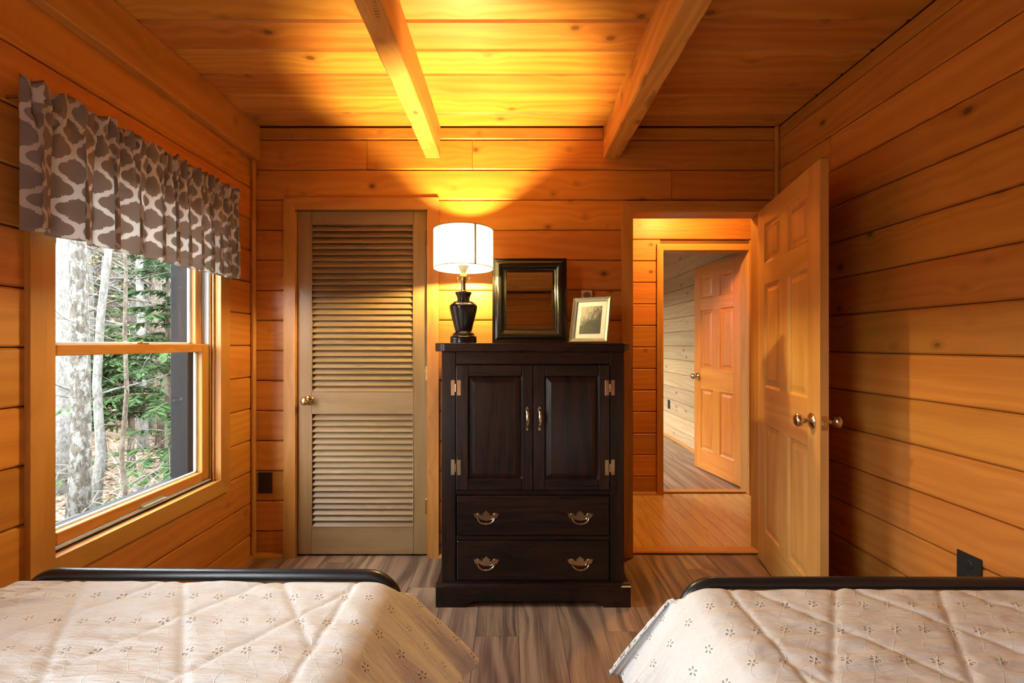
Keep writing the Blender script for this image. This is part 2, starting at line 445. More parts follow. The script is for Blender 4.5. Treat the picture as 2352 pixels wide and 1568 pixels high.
        if cap:
            fs.append(tuple(range(seg))[::-1]); fs.append(tuple(range((len(prof) - 1) * seg, len(prof) * seg)))
        return s.add(vs, fs)
    def build(s, name, mat, parent=None, smooth=False, angle=None):
        me = bpy.data.meshes.new(name)
        me.from_pydata(s.v, [], s.f)
        me.update()
        if smooth:
            me.polygons.foreach_set('use_smooth', [True] * len(me.polygons))
            if angle is not None:
                try: me.set_sharp_from_angle(angle=math.radians(angle))
                except Exception: pass
        if mat is not None: me.materials.append(mat)
        if s.uv is not None:
            l = me.uv_layers.new(name='UVMap')
            fl = []
            for lp in me.loops: fl += s.uv[lp.vertex_index]
            l.data.foreach_set('uv', fl)
        o = bpy.data.objects.new(name, me)
        COL.objects.link(o)
        if parent is not None: o.parent = parent
        return o

def tag(o, label=None, cat=None, group=None, kind=None):
    if label: o['label'] = label
    if cat: o['category'] = cat
    if group: o['group'] = group
    if kind: o['kind'] = kind
    return o

def empty(name, loc=(0, 0, 0), rz=0.0, label=None, cat=None, group=None, kind=None):
    o = bpy.data.objects.new(name, None)
    o.empty_display_size = 0.05
    o.location = loc; o.rotation_euler = (0, 0, rz)
    COL.objects.link(o)
    return tag(o, label, cat, group, kind)

def copy_tree(o, parent=None):
    c = o.copy(); COL.objects.link(c); c.parent = parent
    for ch in o.children: copy_tree(ch, c)
    return c

BOARDS = {}
def board(L, W, T, mat, parent, org, xdir, front, name='board', c=0.006, ends=0.0015):
    """one plank: length along xdir, face towards front, org = centre of its face"""
    key = (round(L, 4), round(W, 4), round(T, 4), mat.name, c)
    me = BOARDS.get(key)
    if me is None:
        h = W / 2 - (0.0018 if c > .003 else 0.0006)
        prof = [(-h, T), (-h, c), (-h + c, 0), (h - c, 0), (h, c), (h, T)]
        mb = MB()
        l = L / 2 - ends / 2
        mb.prism(prof, lambda p, k: ((-l, l)[k], p[1], p[0]))
        o = mb.build(name, mat)
        me = o.data
        BOARDS[key] = me
    else:
        o = bpy.data.objects.new(name, me); COL.objects.link(o)
    X = Vector(xdir).normalized(); Y = -Vector(front).normalized(); Z = X.cross(Y)
    mtx = Matrix((X, Y, Z)).transposed().to_4x4()
    mtx.translation = Vector(org)
    o.matrix_world = mtx
    o.parent = parent
    return o

def spans(lo, hi, holes):
    out = [(lo, hi)]
    for a, b in holes:
        nx = []
        for p, q in out:
            if b <= p or a >= q: nx.append((p, q)); continue
            if a > p: nx.append((p, a))
            if b < q: nx.append((b, q))
        out = nx
    return [(p, q) for p, q in out if q - p > 0.012]

def wall_boards(parent, mat, plane, axis, sign, lo, hi, zs, holes, cuts={}, T=0.018, c=0.006):
    """rows of horizontal planks. axis 'x': wall at y = plane running along x; axis 'y': wall at x = plane running along y.
    sign: direction the face looks; zs: joint heights top-down; holes: (a, b, z0, z1)"""
    for i in range(len(zs) - 1):
        z1, z0 = zs[i], zs[i + 1]
        zc = (z0 + z1) / 2
        hs = [(a, b) for a, b, p, q in holes if p < zc < q]
        hs += [(x - 0.0005, x + 0.0005) for x in cuts.get(i, [])]
        for a, b in spans(lo, hi, sorted(hs)):
            m = (a + b) / 2
            if axis == 'x':
                board(b - a, z1 - z0, T, mat, parent, (m, plane, zc), (1, 0, 0) if sign < 0 else (-1, 0, 0), (0, sign, 0), c=c)
            else:
                board(b - a, z1 - z0, T, mat, parent, (plane, m, zc), (0, 1, 0) if sign > 0 else (0, -1, 0), (sign, 0, 0), c=c)

def slab(name, boxes, mat, label, cat='wall'):
    mb = MB()
    for b in boxes: mb.box(*b)
    return tag(mb.build(name, mat), label, cat, kind='structure')

def slab_y(y0, y1, lo, hi, zlo, zhi, holes):
    # wall slab running along x, cut by holes (a, b, z0, z1)
    out = []
    for a, b in spans(lo, hi, sorted((p, q) for p, q, _, _ in holes)): out.append((a, b, y0, y1, zlo, zhi))
    for a, b, p, q in holes:
        if p > zlo: out.append((a, b, y0, y1, zlo, p))
        if q < zhi: out.append((a, b, y0, y1, q, zhi))
    return out

def slab_x(x0, x1, lo, hi, zlo, zhi, holes):
    return [(c, d, a, b, e, f) for a, b, c, d, e, f in slab_y(x0, x1, lo, hi, zlo, zhi, holes)]

# ------------------------------------------------------------------ room shell
XL, XR, YB, YR, H = -1.518, 1.576, D, -0.95, 2.532
JZ = [2.532] + [2.457 - 0.1775 * k for k in range(14)] + [0.0]
JZL = [2.532, 2.353] + [2.1675 - 0.1847 * k for k in range(12)] + [0.0]
CLO = (-1.259, -0.487, 0.0, 2.042)       # closet door opening
HAL = (0.718, 1.484, 0.0, 2.026)         # hall door opening
WY0, WY1, WZ0, WZ1 = 1.420, 2.232, 0.548, 1.965   # window opening in the left wall
W2Y0, W2Y1 = -0.80, 0.40                 # wider window added in the same wall, unseen behind the camera, for daylight

floor = slab('floor', [(XL - .2, XR + .1, YR - .1, YB + .06, -0.2, -0.012)], M['back'], 'brown laminate plank floor of the bedroom', 'floor')
k0 = -10
PW = 0.187
for k in range(-9, 10):
    a = -0.150 + PW * k; b = a + PW
    a2, b2 = max(a, XL), min(b, XR)
    if b2 - a2 < 0.02: continue
    off = {0: 1.85, 1: 1.27, 2: 2.31, 3: 1.88, 4: 1.45, -1: 1.42, -2: 2.22}.get(k, 1.0 + ((k * 0.437) % 1.22))
    ys = [YR]
    y = off - 1.22 * 4
    while y < YB + .055:
        if y > YR + .05: ys.append(y)
        y += 1.22
    ys.append(YB + .06)
    for p, q in zip(ys[:-1], ys[1:]):
        board(q - p, b2 - a2, 0.012, M['laminate'], floor, ((a2 + b2) / 2, (p + q) / 2, 0.0), (0, 1, 0), (0, 0, 1), name='plank', c=0.0008, ends=0.0008)

ceiling = slab('ceiling', [(XL - .2, XR + .15, YR - .15, YB + .15, H + 0.018, H + 0.12)], M['back'], 'knotty pine plank ceiling stained orange', 'ceiling')
CP = 0.1705
ce = [YB] + [0.9406 * D - CP * k for k in range(0, 20)]
for p, q in zip(ce[:-1], ce[1:]):
    if p <= YR: break
    q = max(q, YR)
    board(XR - XL, p - q, 0.018, M['ceil'], ceiling, ((XL + XR) / 2, (p + q) / 2, H), (1, 0, 0), (0, 0, -1), c=0.008)

wall_back = slab('wall_back', slab_y(YB + .018, YB + .12, XL - .15, XR + .15, -.1, H + .1, [(CLO[0] - .018, CLO[1] + .018, 0, CLO[3] + .018), (HAL[0] - .018, HAL[1] + .018, 0, HAL[3] + .018)]), M['back'], 'knotty pine plank wall with the closet and the hall doorway')
e = 0.03
wall_boards(wall_back, M['board'], YB, 'x', -1, XL, XR, JZ,
            [(CLO[0] - e, CLO[1] + e, -1, 2.05), (HAL[0] - e, HAL[1] + e, -1, 2.05)],
            cuts={0: [PX(975, D), PX(1385, D)], 1: [PX(843, D), PX(1085, D)], 2: [0.95]})

wall_left = slab('wall_left', slab_x(XL - .15, XL - .018, YR - .15, YB + .15, -.1, H + .1,
                 [(WY0, WY1, WZ0, WZ1), (W2Y0, W2Y1, WZ0, WZ1)]), M['siding'], 'orange pine plank wall with the window')
wall_boards(wall_left, M['board'], XL, 'y', 1, YR, YB, JZL,
            [(WY0 - e, WY1 + e, WZ0 - .02, WZ1 + .02), (W2Y0 - e, W2Y1 + e, WZ0 - .02, WZ1 + .02)])

wall_right = slab('wall_right', slab_x(XR + .018, XR + .12, YR - .15, YB + .15, -.1, H + .1, []), M['back'], 'honey pine plank wall beside the open door')
wall_boards(wall_right, M['board'], XR, 'y', -1, YR, YB, JZ, [], cuts={2: [2.12], 5: [0.3]})

wall_rear = slab('wall_rear', slab_y(YR - .12, YR - .018, XL - .15, XR + .15, -.1, H + .1, []), M['back'], 'pine plank wall behind the bed heads, seen in the mirror')
wall_boards(wall_rear, M['board'], YR, 'x', 1, XL, XR, JZ, [])

# corner strips, plates and baseboards
def strip(name, boxes, mat, label, c=0.003):
    mb = MB()
    for b in boxes: mb.cbox(*b, c=c)
    return tag(mb.build(name, mat), label, 'trim', kind='structure')
strip('trim_1', [(XL, XL + .026, YB - .026, YB, 0, 2.335)], M['trimz'], 'thin vertical corner strip between window wall and closet wall', 0.008)
strip('trim_2', [(XR - .024, XR, YB - .024, YB, 0, H)], M['trimz'], 'thin vertical corner strip behind the open door', 0.008)
strip('trim_3', [(XL, XL + .047, YR, YB, 2.335, H)], M['plate'], 'wide flat beam along the top of the window wall', 0.003)
def quarter(name, pts, mat, label):
    mb = MB()
    for fn in pts:
        prof = [(0, 0), (0.022, 0), (0.020, 0.010), (0.013, 0.018), (0, 0.024)]
        mb.prism(prof, fn)
    return tag(mb.build(name, mat), label, 'baseboard', kind='structure')
quarter('baseboard_left', [lambda p, k: (XL + p[0], (YR, YB)[k], p[1])], M['trimy'], 'low quarter-round moulding under the window wall')
quarter('baseboard_back', [lambda p, k: ((XL, PX(653, D))[k], YB - p[0], p[1]),
                           lambda p, k: ((PX(1005, D), PX(1430, D))[k], YB - p[0], p[1])], M['trimx'], 'low quarter-round moulding under the closet wall')
quarter('baseboard_right', [lambda p, k: (XR - p[0], (YR, YB)[k], p[1])], M['trimy'], 'low quarter-round moulding under the right wall')

# ceiling beams
def beam(x0, x1, label):
    mb = MB()
    n = 28
    rng = random.Random(int(x0 * 1000))
    ys = [YR + (YB - YR) * i / n for i in range(n + 1)]
    vs = []; fs = []
    cz = (2.347 + H) / 2; cx = (x0 + x1) / 2; hw = (x1 - x0) / 2; hh = (H - 2.347) / 2
    for y in ys:
        j = lambda: rng.uniform(-.0018, .0018)
        for a, b in ((-hw, -hh + .006), (-hw + .006, -hh), (hw - .006, -hh), (hw, -hh + .006), (hw, hh), (-hw, hh)):
            vs.append((a + j() * (b < hh), y - (YB + YR) / 2, b + (j() if b < hh else 0)))
    for i in range(n):
        for k in range(6):
            k2 = (k + 1) % 6
            fs.append((i * 6 + k, (i + 1) * 6 + k, (i + 1) * 6 + k2, i * 6 + k2))
    fs.append(tuple(range(6))); fs.append(tuple(range(n * 6, n * 6 + 6))[::-1])
    o = MB().add(vs, fs).build('ceiling_beam', M['beam'])
    o.location = (cx, (YB + YR) / 2, cz)
    return tag(o, label, 'beam', 'rough sawn ceiling beams')
beam(PX(977, D), PX(1011.5, D), 'rough sawn ceiling beam above the closet door, left of the pair')
beam(PX(1386, D), PX(1424, D), 'rough sawn ceiling beam near the hall doorway, right of the pair')

# door casings
def casing(name, x0, x1, ztop, w, y, label, sgn=-1, zb=0.0, t=0.019):
    r = empty(name, (0, 0, 0), 0, label, 'door frame', kind='structure')
    f = lambda p, k: (p[0], y + sgn * (0, t)[k], p[1])
    MB().prism([(x0 - w, zb), (x0, zb), (x0, ztop), (x0 - w, ztop + w)], f).build('side_casing', M['trimz'], r)
    MB().prism([(x1, zb), (x1 + w, zb), (x1 + w, ztop + w), (x1, ztop)], f).build('side_casing', M['trimz'], r)
    MB().prism([(x0, ztop), (x1, ztop), (x1 + w, ztop + w), (x0 - w, ztop + w)], f).build('head_casing', M['trimx'], r)
    return r
def jamb(parent, x0, x1, ztop, y0, y1, t=0.018):
    MB().cbox(x0 - .0, x0 - t, y0, y1, 0, ztop + t).build('jamb', M['trimz'], parent)
    MB().cbox(x1, x1 + t, y0, y1, 0, ztop + t).build('jamb', M['trimz'], parent)
    MB().cbox(x0, x1, y0, y1, ztop, ztop + t).build('head_jamb', M['trimx'], parent)
c1 = casing('trim_4', CLO[0], CLO[1], CLO[3], 0.068, YB, 'mitred pine casing around the louvered closet door')
jamb(c1, CLO[0], CLO[1], CLO[3], YB + .001, YB + .12)
c2 = casing('trim_5', HAL[0], HAL[1], HAL[3], 0.064, YB, 'mitred pine casing around the hall doorway')
jamb(c2, HAL[0], HAL[1], HAL[3], YB + .001, YB + .12)
MB().cbox(HAL[0] - .005, HAL[1] + .005, YB + .03, YB + .10, 0.0, 0.014, c=0.006).build('threshold', M['trimx'], c2)

# closet interior, its shade put into a dark wall colour
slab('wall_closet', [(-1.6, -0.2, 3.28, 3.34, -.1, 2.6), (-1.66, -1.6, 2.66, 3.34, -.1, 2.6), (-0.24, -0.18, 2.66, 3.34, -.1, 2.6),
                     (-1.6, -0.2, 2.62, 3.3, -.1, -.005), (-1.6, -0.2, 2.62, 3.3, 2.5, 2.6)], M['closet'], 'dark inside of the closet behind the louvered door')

# ------------------------------------------------------------------ hall and far room
YH, XF = 3.59, 2.138
FAR = (1.269, 1.979, 0.0, 2.03)
hall_floor = slab('floor_hall', [(-0.1, 2.9, YB + .06, YH + .06, -0.2, -0.012)], M['back'], 'golden oak strip floor of the hall', 'floor')
for k in range(26):
    a = 0.0 + 0.083 * k
    if a + .083 < 0.5: continue
    off = (k * 0.37) % 0.9
    ys = [YB + .06, YB + .15 + off * 0.9, YH + .06]
    for p, q in zip(ys[:-1], ys[1:]):
        board(q - p, 0.083, 0.012, M['oak'], hall_floor, (a + .0415, (p + q) / 2, 0.0), (0, 1, 0), (0, 0, 1), name='plank', c=0.0006, ends=0.0006)
JH = [2.5] + [1.226 + 0.1794 * k for k in range(6, -1, -1)] + [1.226 - 0.1794 * k for k in range(1, 7)] + [0.0]
wall_hall = slab('wall_hall', slab_y(YH + .018, YH + .12, -.1, 2.9, -.1, 2.6, [(FAR[0] - .018, FAR[1] + .018, 0, FAR[3] + .018)]), M['back'], 'red-brown pine plank wall of the hall around the far doorway')
wall_boards(wall_hall, M['board'], YH, 'x', -1, 0.3, 2.8, JH, [(FAR[0] - .02, FAR[1] + .02, -1, 2.05)])
slab('wall_hall_ends', [(-.1, -.05, YB + .12, YH, -.1, 2.6), (2.85, 2.9, YB + .12, YH, -.1, 2.6), (1.7, 2.9, YB + .12, YB + .14, -.1, 2.6)], M['back'], 'end walls of the hall, out of sight')
slab('ceiling_hall', [(-.1, 2.9, YB + .12, YH + .12, 2.5, 2.6)], M['back'], 'ceiling of the hall, out of sight', 'ceiling')
c3 = casing('trim_6', FAR[0], FAR[1], FAR[3], 0.052, YH, 'pine casing around the far bedroom doorway')
jamb(c3, FAR[0], FAR[1], FAR[3], YH + .001, YH + .12)
quarter('baseboard_hall', [lambda p, k: ((0.3, FAR[0] - .052)[k], YH - p[0], p[1])], M['trimx'], 'low quarter-round moulding under the hall wall')
strip('trim_7', [(FAR[0], FAR[1], YH + .03, YH + .10, 0, 0.012)], M['trimx'], 'low wooden threshold of the far doorway', 0.005)

far_floor = slab('floor_far_room', [(-0.5, XF, YH + .06, 7.6, -0.2, -0.012)], M['back'], 'brown laminate floor of the far bedroom', 'floor')
for k in range(8):
    a = XF - PW * (k + 1)
    ys = [YH + .06, 4.3 + (k * .47) % 1.0, 5.5 + (k * .47) % 1.0, 7.0]
    for p, q in zip(ys[:-1], ys[1:]):
        board(q - p, PW, 0.012, M['laminate'], far_floor, (a + PW / 2, (p + q) / 2, 0.0), (0, 1, 0), (0, 0, 1), name='plank', c=0.0008, ends=0.0008)
FW = (4.3, 6.9, 0.55, 2.3)
wall_far = slab('wall_far_right', slab_x(XF + .018, XF + .12, YH + .12, 7.6, -.1, 2.6, []), M['back'], 'pine plank wall of the far bedroom, grey daylight in its colour')
wall_boards(wall_far, M['daylitboard'], XF, 'y', -1, YH + .12, 7.5, JH, [])
quarter('baseboard_far', [lambda p, k: (XF - p[0], (YH + .12, 7.5)[k], p[1])], M['trimy'], 'low quarter-round moulding in the far bedroom')
slab('wall_far_left', slab_x(-0.6, -0.5, YH + .12, 7.6, -.1, 2.6, [FW]) + [(-.6, XF + .1, 7.5, 7.6, -.1, 2.6)], M['back'], 'window wall of the far bedroom, out of sight')
slab('ceiling_far', [(-.6, XF + .1, YH + .12, 7.6, 2.5, 2.6)], M['back'], 'ceiling of the far bedroom, out of sight', 'ceiling')
portal('portal_far', (-0.62, (FW[0] + FW[1]) / 2, (FW[2] + FW[3]) / 2), (0, -math.pi / 2, 0), FW[3] - FW[2], FW[1] - FW[0])

# ------------------------------------------------------------------ double-hung window
def make_window(name, y0, y1, label, full=True):
    z0, z1 = WZ0, WZ1
    r = empty(name, (XL, y0, z0), 0, label, 'window', kind='structure')
    w, h = y1 - y0, z1 - z0
    # local: x out of the room is negative, y along the wall, z up
    cw = 0.074
    f = lambda p, k: ((0.0, 0.020)[k], p[0], p[1])
    MB().prism([(-cw, -cw), (0, 0), (0, h), (-cw, h + cw)], f).build('side_casing', M['trimz'], r)
    MB().prism([(w, 0), (w + cw, -cw), (w + cw, h + cw), (w, h)], f).build('side_casing', M['trimz'], r)
    MB().prism([(-cw, h + cw), (0, h), (w, h), (w + cw, h + cw)], f).build('head_casing', M['trimy'], r)
    MB().prism([(-cw, -cw), (w + cw, -cw), (w, 0), (0, 0)], f).build('bottom_casing', M['trimy'], r)
    # jamb boards
    MB().cbox(-.13, 0, -.02, -.001, 0, h, c=.002).build('jamb', M['trimz'], r)
    mbj = MB(); mbj.cbox(-.13, 0, w + .001, w + .02, 0, h, c=.002); mbj.cbox(-.022, -.012, w - .008, w, 0, h, c=.002); mbj.cbox(-.032, -.026, w - .012, w, 0, h, c=.002)
    mbj.build('jamb', M['trimz'], r)
    MB().cbox(-.13, 0, 0, w, h, h + .02, c=.002).build('head_jamb', M['trimy'], r)
    MB().prism([(0.0, 0.0), (0, -.02), (-.13, -.03), (-.13, -.012)], lambda p, k: (p[0], (0, w)[k], p[1])).build('sill', M['trimy'], r)
    # white liner tracks
    for a, b in ((0, .008), (w - .008, w)):
        mb = MB(); mb.cbox(-.105, -.034, a, b, .002, h, c=.001)
        for q in (-.035, -.067, -.073, -.103): mb.cbox(q - .004, q, a - .004 if a > .1 else a, b + .004 if a < .1 else b, .002, h, c=.001)
        mb.build('jamb_liner', M['vinyl'], r)
    zm = CAMZ - z0 - 0.002        # top of the meeting rail
    def sash(nm, xf, xb, za, zb, bot, top, side):
        s = empty(nm, (0, 0, 0)); s.parent = r
        MB().cbox(xb, xf, .009, side, za, zb, c=.003).build('stile', M['trimz'], s)
        MB().cbox(xb, xf, w - side, w - .009, za, zb, c=.003).build('stile', M['trimz'], s)
        MB().cbox(xb, xf, side, w - side, za, za + bot, c=.003).build('rail', M['trimy'], s)
        MB().cbox(xb, xf, side, w - side, zb - top, zb, c=.003).build('rail', M['trimy'], s)
        MB().box(xb + .008, xb + .012, side - .004, w - side + .004, za + bot - .004, zb - top + .004).build('pane', M['glass'], s)
        mb = MB()     # white outer glazing bead
        b = .012
        x1, x2 = xb - .006, xb + .006
        mb.cbox(x1, x2, side - .01, side + b, za + bot - .01, zb - top + .01, c=.001); mb.cbox(x1, x2, w - side - b, w - side + .01, za + bot - .01, zb - top + .01, c=.001)
        mb.cbox(x1, x2, side, w - side, za + bot - .01, za + bot + b * .7, c=.001)
        mb.build('glazing_bead', M['vinyl'], s)
        return s
    s1 = sash('lower_sash', -.036, -.068, .012, zm, .046, .040, .056)
    sash('upper_sash', -.072, -.102, zm - .040, h - .004, .040, .05, .052)
    MB().cbox(-.034, -.024, .01, w - .01, .004, .012, c=.002).build('weather_strip', M['vinyl'], r)
    mb = MB(); mb.cbox(-.040, -.018, w * .48, w * .48 + .12, .018, .023, c=.002); mb.cbox(-.040, -.034, w * .48, w * .48 + .12, .012, .03, c=.002)
    mb.build('sash_lift', M['vinyl'], s1)
    mb = MB(); mb.cbox(-.062, -.040, w * .47, w * .47 + .06, zm, zm + .006, c=.002); mb.tube([(-.052, w * .47 + .02, zm + .006), (-.060, w * .47 + .05, zm + .012)], .004, 6)
    mb.build('sash_lock', M['brass'], s1)
    # dark outer frame
    mb = MB()
    mb.cbox(-.20, -.108, w - .055, w + .02, -.03, h, c=.004); mb.cbox(-.20, -.108, -.02, .012, -.03, h, c=.004)
    mb.cbox(-.20, -.108, 0, w, -.05, .03, c=.004); mb.cbox(-.20, -.108, 0, w, h - .02, h + .02, c=.004)
    mb.build('outer_frame', M['extframe'], r)
    portal('portal', (XL - .22, (y0 + y1) / 2, (z0 + z1) / 2), (0, -math.pi / 2, 0), h, w)
    return r
make_window('window_1', WY0, WY1, 'wooden double-hung window on the left wall looking onto woods')
make_window('added_window', W2Y0, W2Y1, 'wide wooden window added for daylight on the left wall behind the viewer, out of view')  # unseen window, added to bring more daylight onto the beds

# valance
def valance():
    r = empty('window_valance', (XL, 1.285, 1.60), 0, 'gathered taupe valance with white trellis print over the window', 'valance')
    L = 1.02
    nu, nv = 760, 60
    hem, rod, top = 0.0, 0.385, 0.455
    def ph(t):     # fold phase, wider folds near the camera end
        return 2 * math.pi * (7.0 * t + 5.0 * t * t) + 0.7 * math.sin(9 * t) + 0.5 * math.sin(23 * t)
    vs = []; uv = []; fs = []
    arc = 0.0; last = None; arcs = []
    for i in range(nu + 1):
        t = i / nu
        a = ph(t)
        p = (0.026 * math.sin(a), t * L)
        if last: arc += math.hypot(p[0] - last[0], p[1] - last[1])
        last = p; arcs.append(arc)
    for j in range(nv + 1):
        s = j / nv
        z = hem + (top - hem) * s
        for i in range(nu + 1):
            t = i / nu
            a = ph(t)
            env = 0.65 + 0.35 * math.sin(5 * t + 1.3)
            if z < rod - .03:
                k = 1 - z / (rod - .03)
                amp = (0.010 + 0.017 * min(1, k * 1.6)) * (0.7 + 0.6 * env)
                g = 0.009 * math.sin(3.3 * a + 2 * math.sin(a * .37)) * (1 - k) ** 2.2
            elif z < rod + .012:
                amp = 0.005; g = 0.010 * noise.noise(Vector((a * 1.3, z * 40, 1.0))) + 0.007 * math.sin(3.3 * a + 2 * math.sin(a * .37))
            else:
                amp = 0.010; g = 0.016 * noise.noise(Vector((a * 0.9, z * 14, 4.0))) + 0.010 * math.sin(3.3 * a + 2 * math.sin(a * .37))
            x = 0.078 + amp * math.sin(a) + g
            y = t * L + amp * 0.55 * math.sin(2 * a) * (1 if z < rod else 0.4)
            zz = z + (0.022 * noise.noise(Vector((a * .55, 0, 9.0))) * s ** 3) + (0.008 * math.sin(a * 1.0 + 1) if j == nv else 0) - 0.006 * math.cos(a) * (1 - s)
            # returns to the wall at both ends
            ends = min(t, 1 - t) / 0.035
            if ends < 1: x = x * max(ends, 0.05) ** (0.12 if t < .5 else 0.3)
            vs.append((x, y, zz)); uv.append((arcs[i] * 2.5, z))
    for j in range(nv):
        for i in range(nu):
            q = j * (nu + 1) + i
            fs.append((q, q + 1, q + nu + 2, q + nu + 1))
    mb = MB(); mb.add(vs, fs); mb.uv = uv
    o = mb.build('valance_cloth', M['valance'], r, True)
    md = o.modifiers.new('cloth_thickness', 'SOLIDIFY'); md.thickness = 0.0012; md.offset = 0
    mb = MB(); mb.tube([(0.004, .012, .397), (.042, .012, .397), (.048, .018, .397), (.048, L - .018, .397), (.042, L - .012, .397), (.004, L - .012, .397)], .006, 8)
    mb.build('curtain_rod', M['steel'], r)
valance()

# ------------------------------------------------------------------ doors
def knob(parent, x, y, z, sgn, mat, s=1.0):
    """door knob on an axis along local y; sgn -1 points to -y"""
    prof = [(0.0, 0), (0.033, 0), (0.034, .004), (0.030, .009), (0.018, .013), (0.012, .017), (0.011, .034), (0.017, .038), (0.026, .045), (0.029, .054), (0.027, .063), (0.020, .069), (0.008, .071), (0.0, .071)]
    return MB().lathe([(max(a, .0004) * s, b * sgn * s) for a, b in prof], 28, 'y', (x, y, z), cap=False).build('knob', mat, parent, True, 50)

# louvered closet door
def louver_door():
    x0, x1 = CLO[0] + .003, CLO[1] - .003
    w = x1 - x0
    zt = CLO[3] - .004; zb = 0.012
    r = empty('door_1', (x0, YB + .004, 0), 0, 'louvered wooden closet door with a round brass knob', 'door', kind='structure')
    T = 0.034
    lx, rx = PX(714.5, D) - x0, PX(949.5, D) - x0
    us, ue = PZ(515, D), PZ(899.5, D)
    ls, le = PZ(951, D), PZ(1210.5, D)
    MB().cbox(0, lx, 0, T, zb, zt, c=.002).build('stile', M['louverz'], r)
    MB().cbox(rx, w, 0, T, zb, zt, c=.002).build('stile', M['louverz'], r)
    for a, b in ((us, zt), (ls, ue), (zb, le)):
        MB().cbox(lx, rx, 0, T, a, b, c=.002).build('rail', M['louverx'], r)
    for top, bot, n in ((us, ue, 28), (ls, le, 19)):
        pitch = (top - bot) / n
        first = None
        for k in range(n):
            zc = top - pitch * (k + .5)
            if first is None:
                mb = MB()
                hl, th, tilt = 0.0245, 0.0035, math.radians(52)
                prof = []
                for a, b in ((-hl, 0), (-hl + .003, -th), (hl - .003, -th), (hl, 0), (hl - .003, th), (-hl + .003, th)):
                    prof.append((a * math.cos(tilt) - b * math.sin(tilt), a * math.sin(tilt) + b * math.cos(tilt)))
                mb.prism(prof, lambda p, q: ((-(rx - lx) / 2 - .003, (rx - lx) / 2 + .003)[q], p[0], p[1]))
                o = mb.build('slat', M['louverx'], r); first = o
            else:
                o = bpy.data.objects.new('slat', first.data); COL.objects.link(o); o.parent = r
            o.location = ((lx + rx) / 2, T / 2 + .001, zc)
    # thin bead round each louver field
    for top, bot in ((us, ue), (ls, le)):
        mb = MB()
        mb.cbox(lx - .001, lx + .004, -.002, .006, bot, top, c=.001); mb.cbox(rx - .004, rx + .001, -.002, .006, bot, top, c=.001)
        mb.cbox(lx, rx, -.002, .006, bot - .001, bot + .004, c=.001)
        mb.build('bead', M['louverx'], r)
    knob(r, PX(708, D) - x0, 0, PZ(919, D), -1, M['brass'], 0.85)
    MB().cbox(-.006, .001, -.003, .012, PZ(921, D) - .02, PZ(921, D) + .02, c=.001).build('strike_plate', M['brass'], r)
    for py in (548, 857, 1163):
        z = PZ(py, D)
        mb = MB(); mb.lathe([(.006, -.045), (.006, .045)], 10, 'z', (w + .002, -.008, z)); mb.lathe([(.004, .045), (.005, .048), (.001, .053)], 10, 'z', (w + .002, -.008, z))
        mb.cbox(w - .012, w + .012, -.003, .004, z - .042, z + .042, c=.001)
        mb.build('hinge', M['brass'], r, True, 40)
    return r
louver_door()

def six_panel(name, w, loc, ang, label, dm='door', h=2.012, t=0.035):
    """local: hinge at origin, door runs along +x, faces at y = 0 (towards -y) and y = t"""
    r = empty(name, loc, ang, label, 'door', kind='structure')
    z0 = 0.010
    st = 0.108; mu = 0.10
    rails = [(z0, .212), (.808, 1.014), (1.586, 1.703), (1.919, z0 + h)]
    cells = [(.212, .808), (1.014, 1.586), (1.703, 1.919)]
    MB().cbox(0, st, 0, t, z0, z0 + h, c=.002).build('stile', M[dm + 'z'], r)
    MB().cbox(w - st, w, 0, t, z0, z0 + h, c=.002).build('stile', M[dm + 'z'], r)
    for a, b in rails: MB().cbox(st, w - st, 0, t, a, b, c=.001).build('rail', M[dm + 'x'], r)
    pw = (w - 2 * st - mu) / 2
    for a, b in cells:
        MB().cbox(st + pw, st + pw + mu, 0, t, a, b, c=.001).build('mullion', M[dm + 'z'], r)
        for x in (st, st + pw + mu):
            mb = MB()
            x0, x1 = x, x + pw
            m = .012; d = .009
            # sticking slope, flat sunk field, raised centre, on both faces
            for s in (0, 1):
                Y = (lambda v: v) if s == 0 else (lambda v: t - v)
                lv = [(0, 0.001), (m, d), (m + .012, d), (m + .034, .003)]
                vs = []
                for q, dep in lv:
                    vs += [(x0 + q, Y(dep), a + q), (x1 - q, Y(dep), a + q), (x1 - q, Y(dep), b - q), (x0 + q, Y(dep), b - q)]
                fs = []
                for i in range(3):
                    for k in range(4):
                        k2 = (k + 1) % 4
                        fs.append((i * 4 + k, i * 4 + k2, (i + 1) * 4 + k2, (i + 1) * 4 + k) if s == 0 else ((i + 1) * 4 + k, (i + 1) * 4 + k2, i * 4 + k2, i * 4 + k))
                fs.append((12, 13, 14, 15) if s == 0 else (15, 14, 13, 12))
                mb.add(vs, fs)
            mb.build('panel', M[dm + 'z'], r)
    zk = 0.925
    knob(r, w - .062, 0, zk, -1, M['bronze'])
    knob(r, w - .062, t, zk, 1, M['bronze'])
    mb = MB(); mb.cbox(w - .001, w + .0015, .006, t - .006, zk - .03, zk + .03, c=.0005)
    mb.build('latch_plate', M['brass'], r)
    mb = MB(); mb.prism([(.010, .011), (.010, .023), (0, .025), (0, .010)], lambda p, k: (w + p[0], p[1], zk + (-.009, .009)[k]))
    mb.build('latch_bolt', M['steel'], r)
    for z in (.25, 1.05, 1.82):
        mb = MB(); mb.lathe([(.006, -.045), (.006, .045)], 10, 'z', (-.004, t + .004, z)); mb.cbox(-.002, .03, t - .001, t + .002, z - .044, z + .044, c=.0005)
        mb.build('hinge', M['brass'], r, True, 40)
    return r
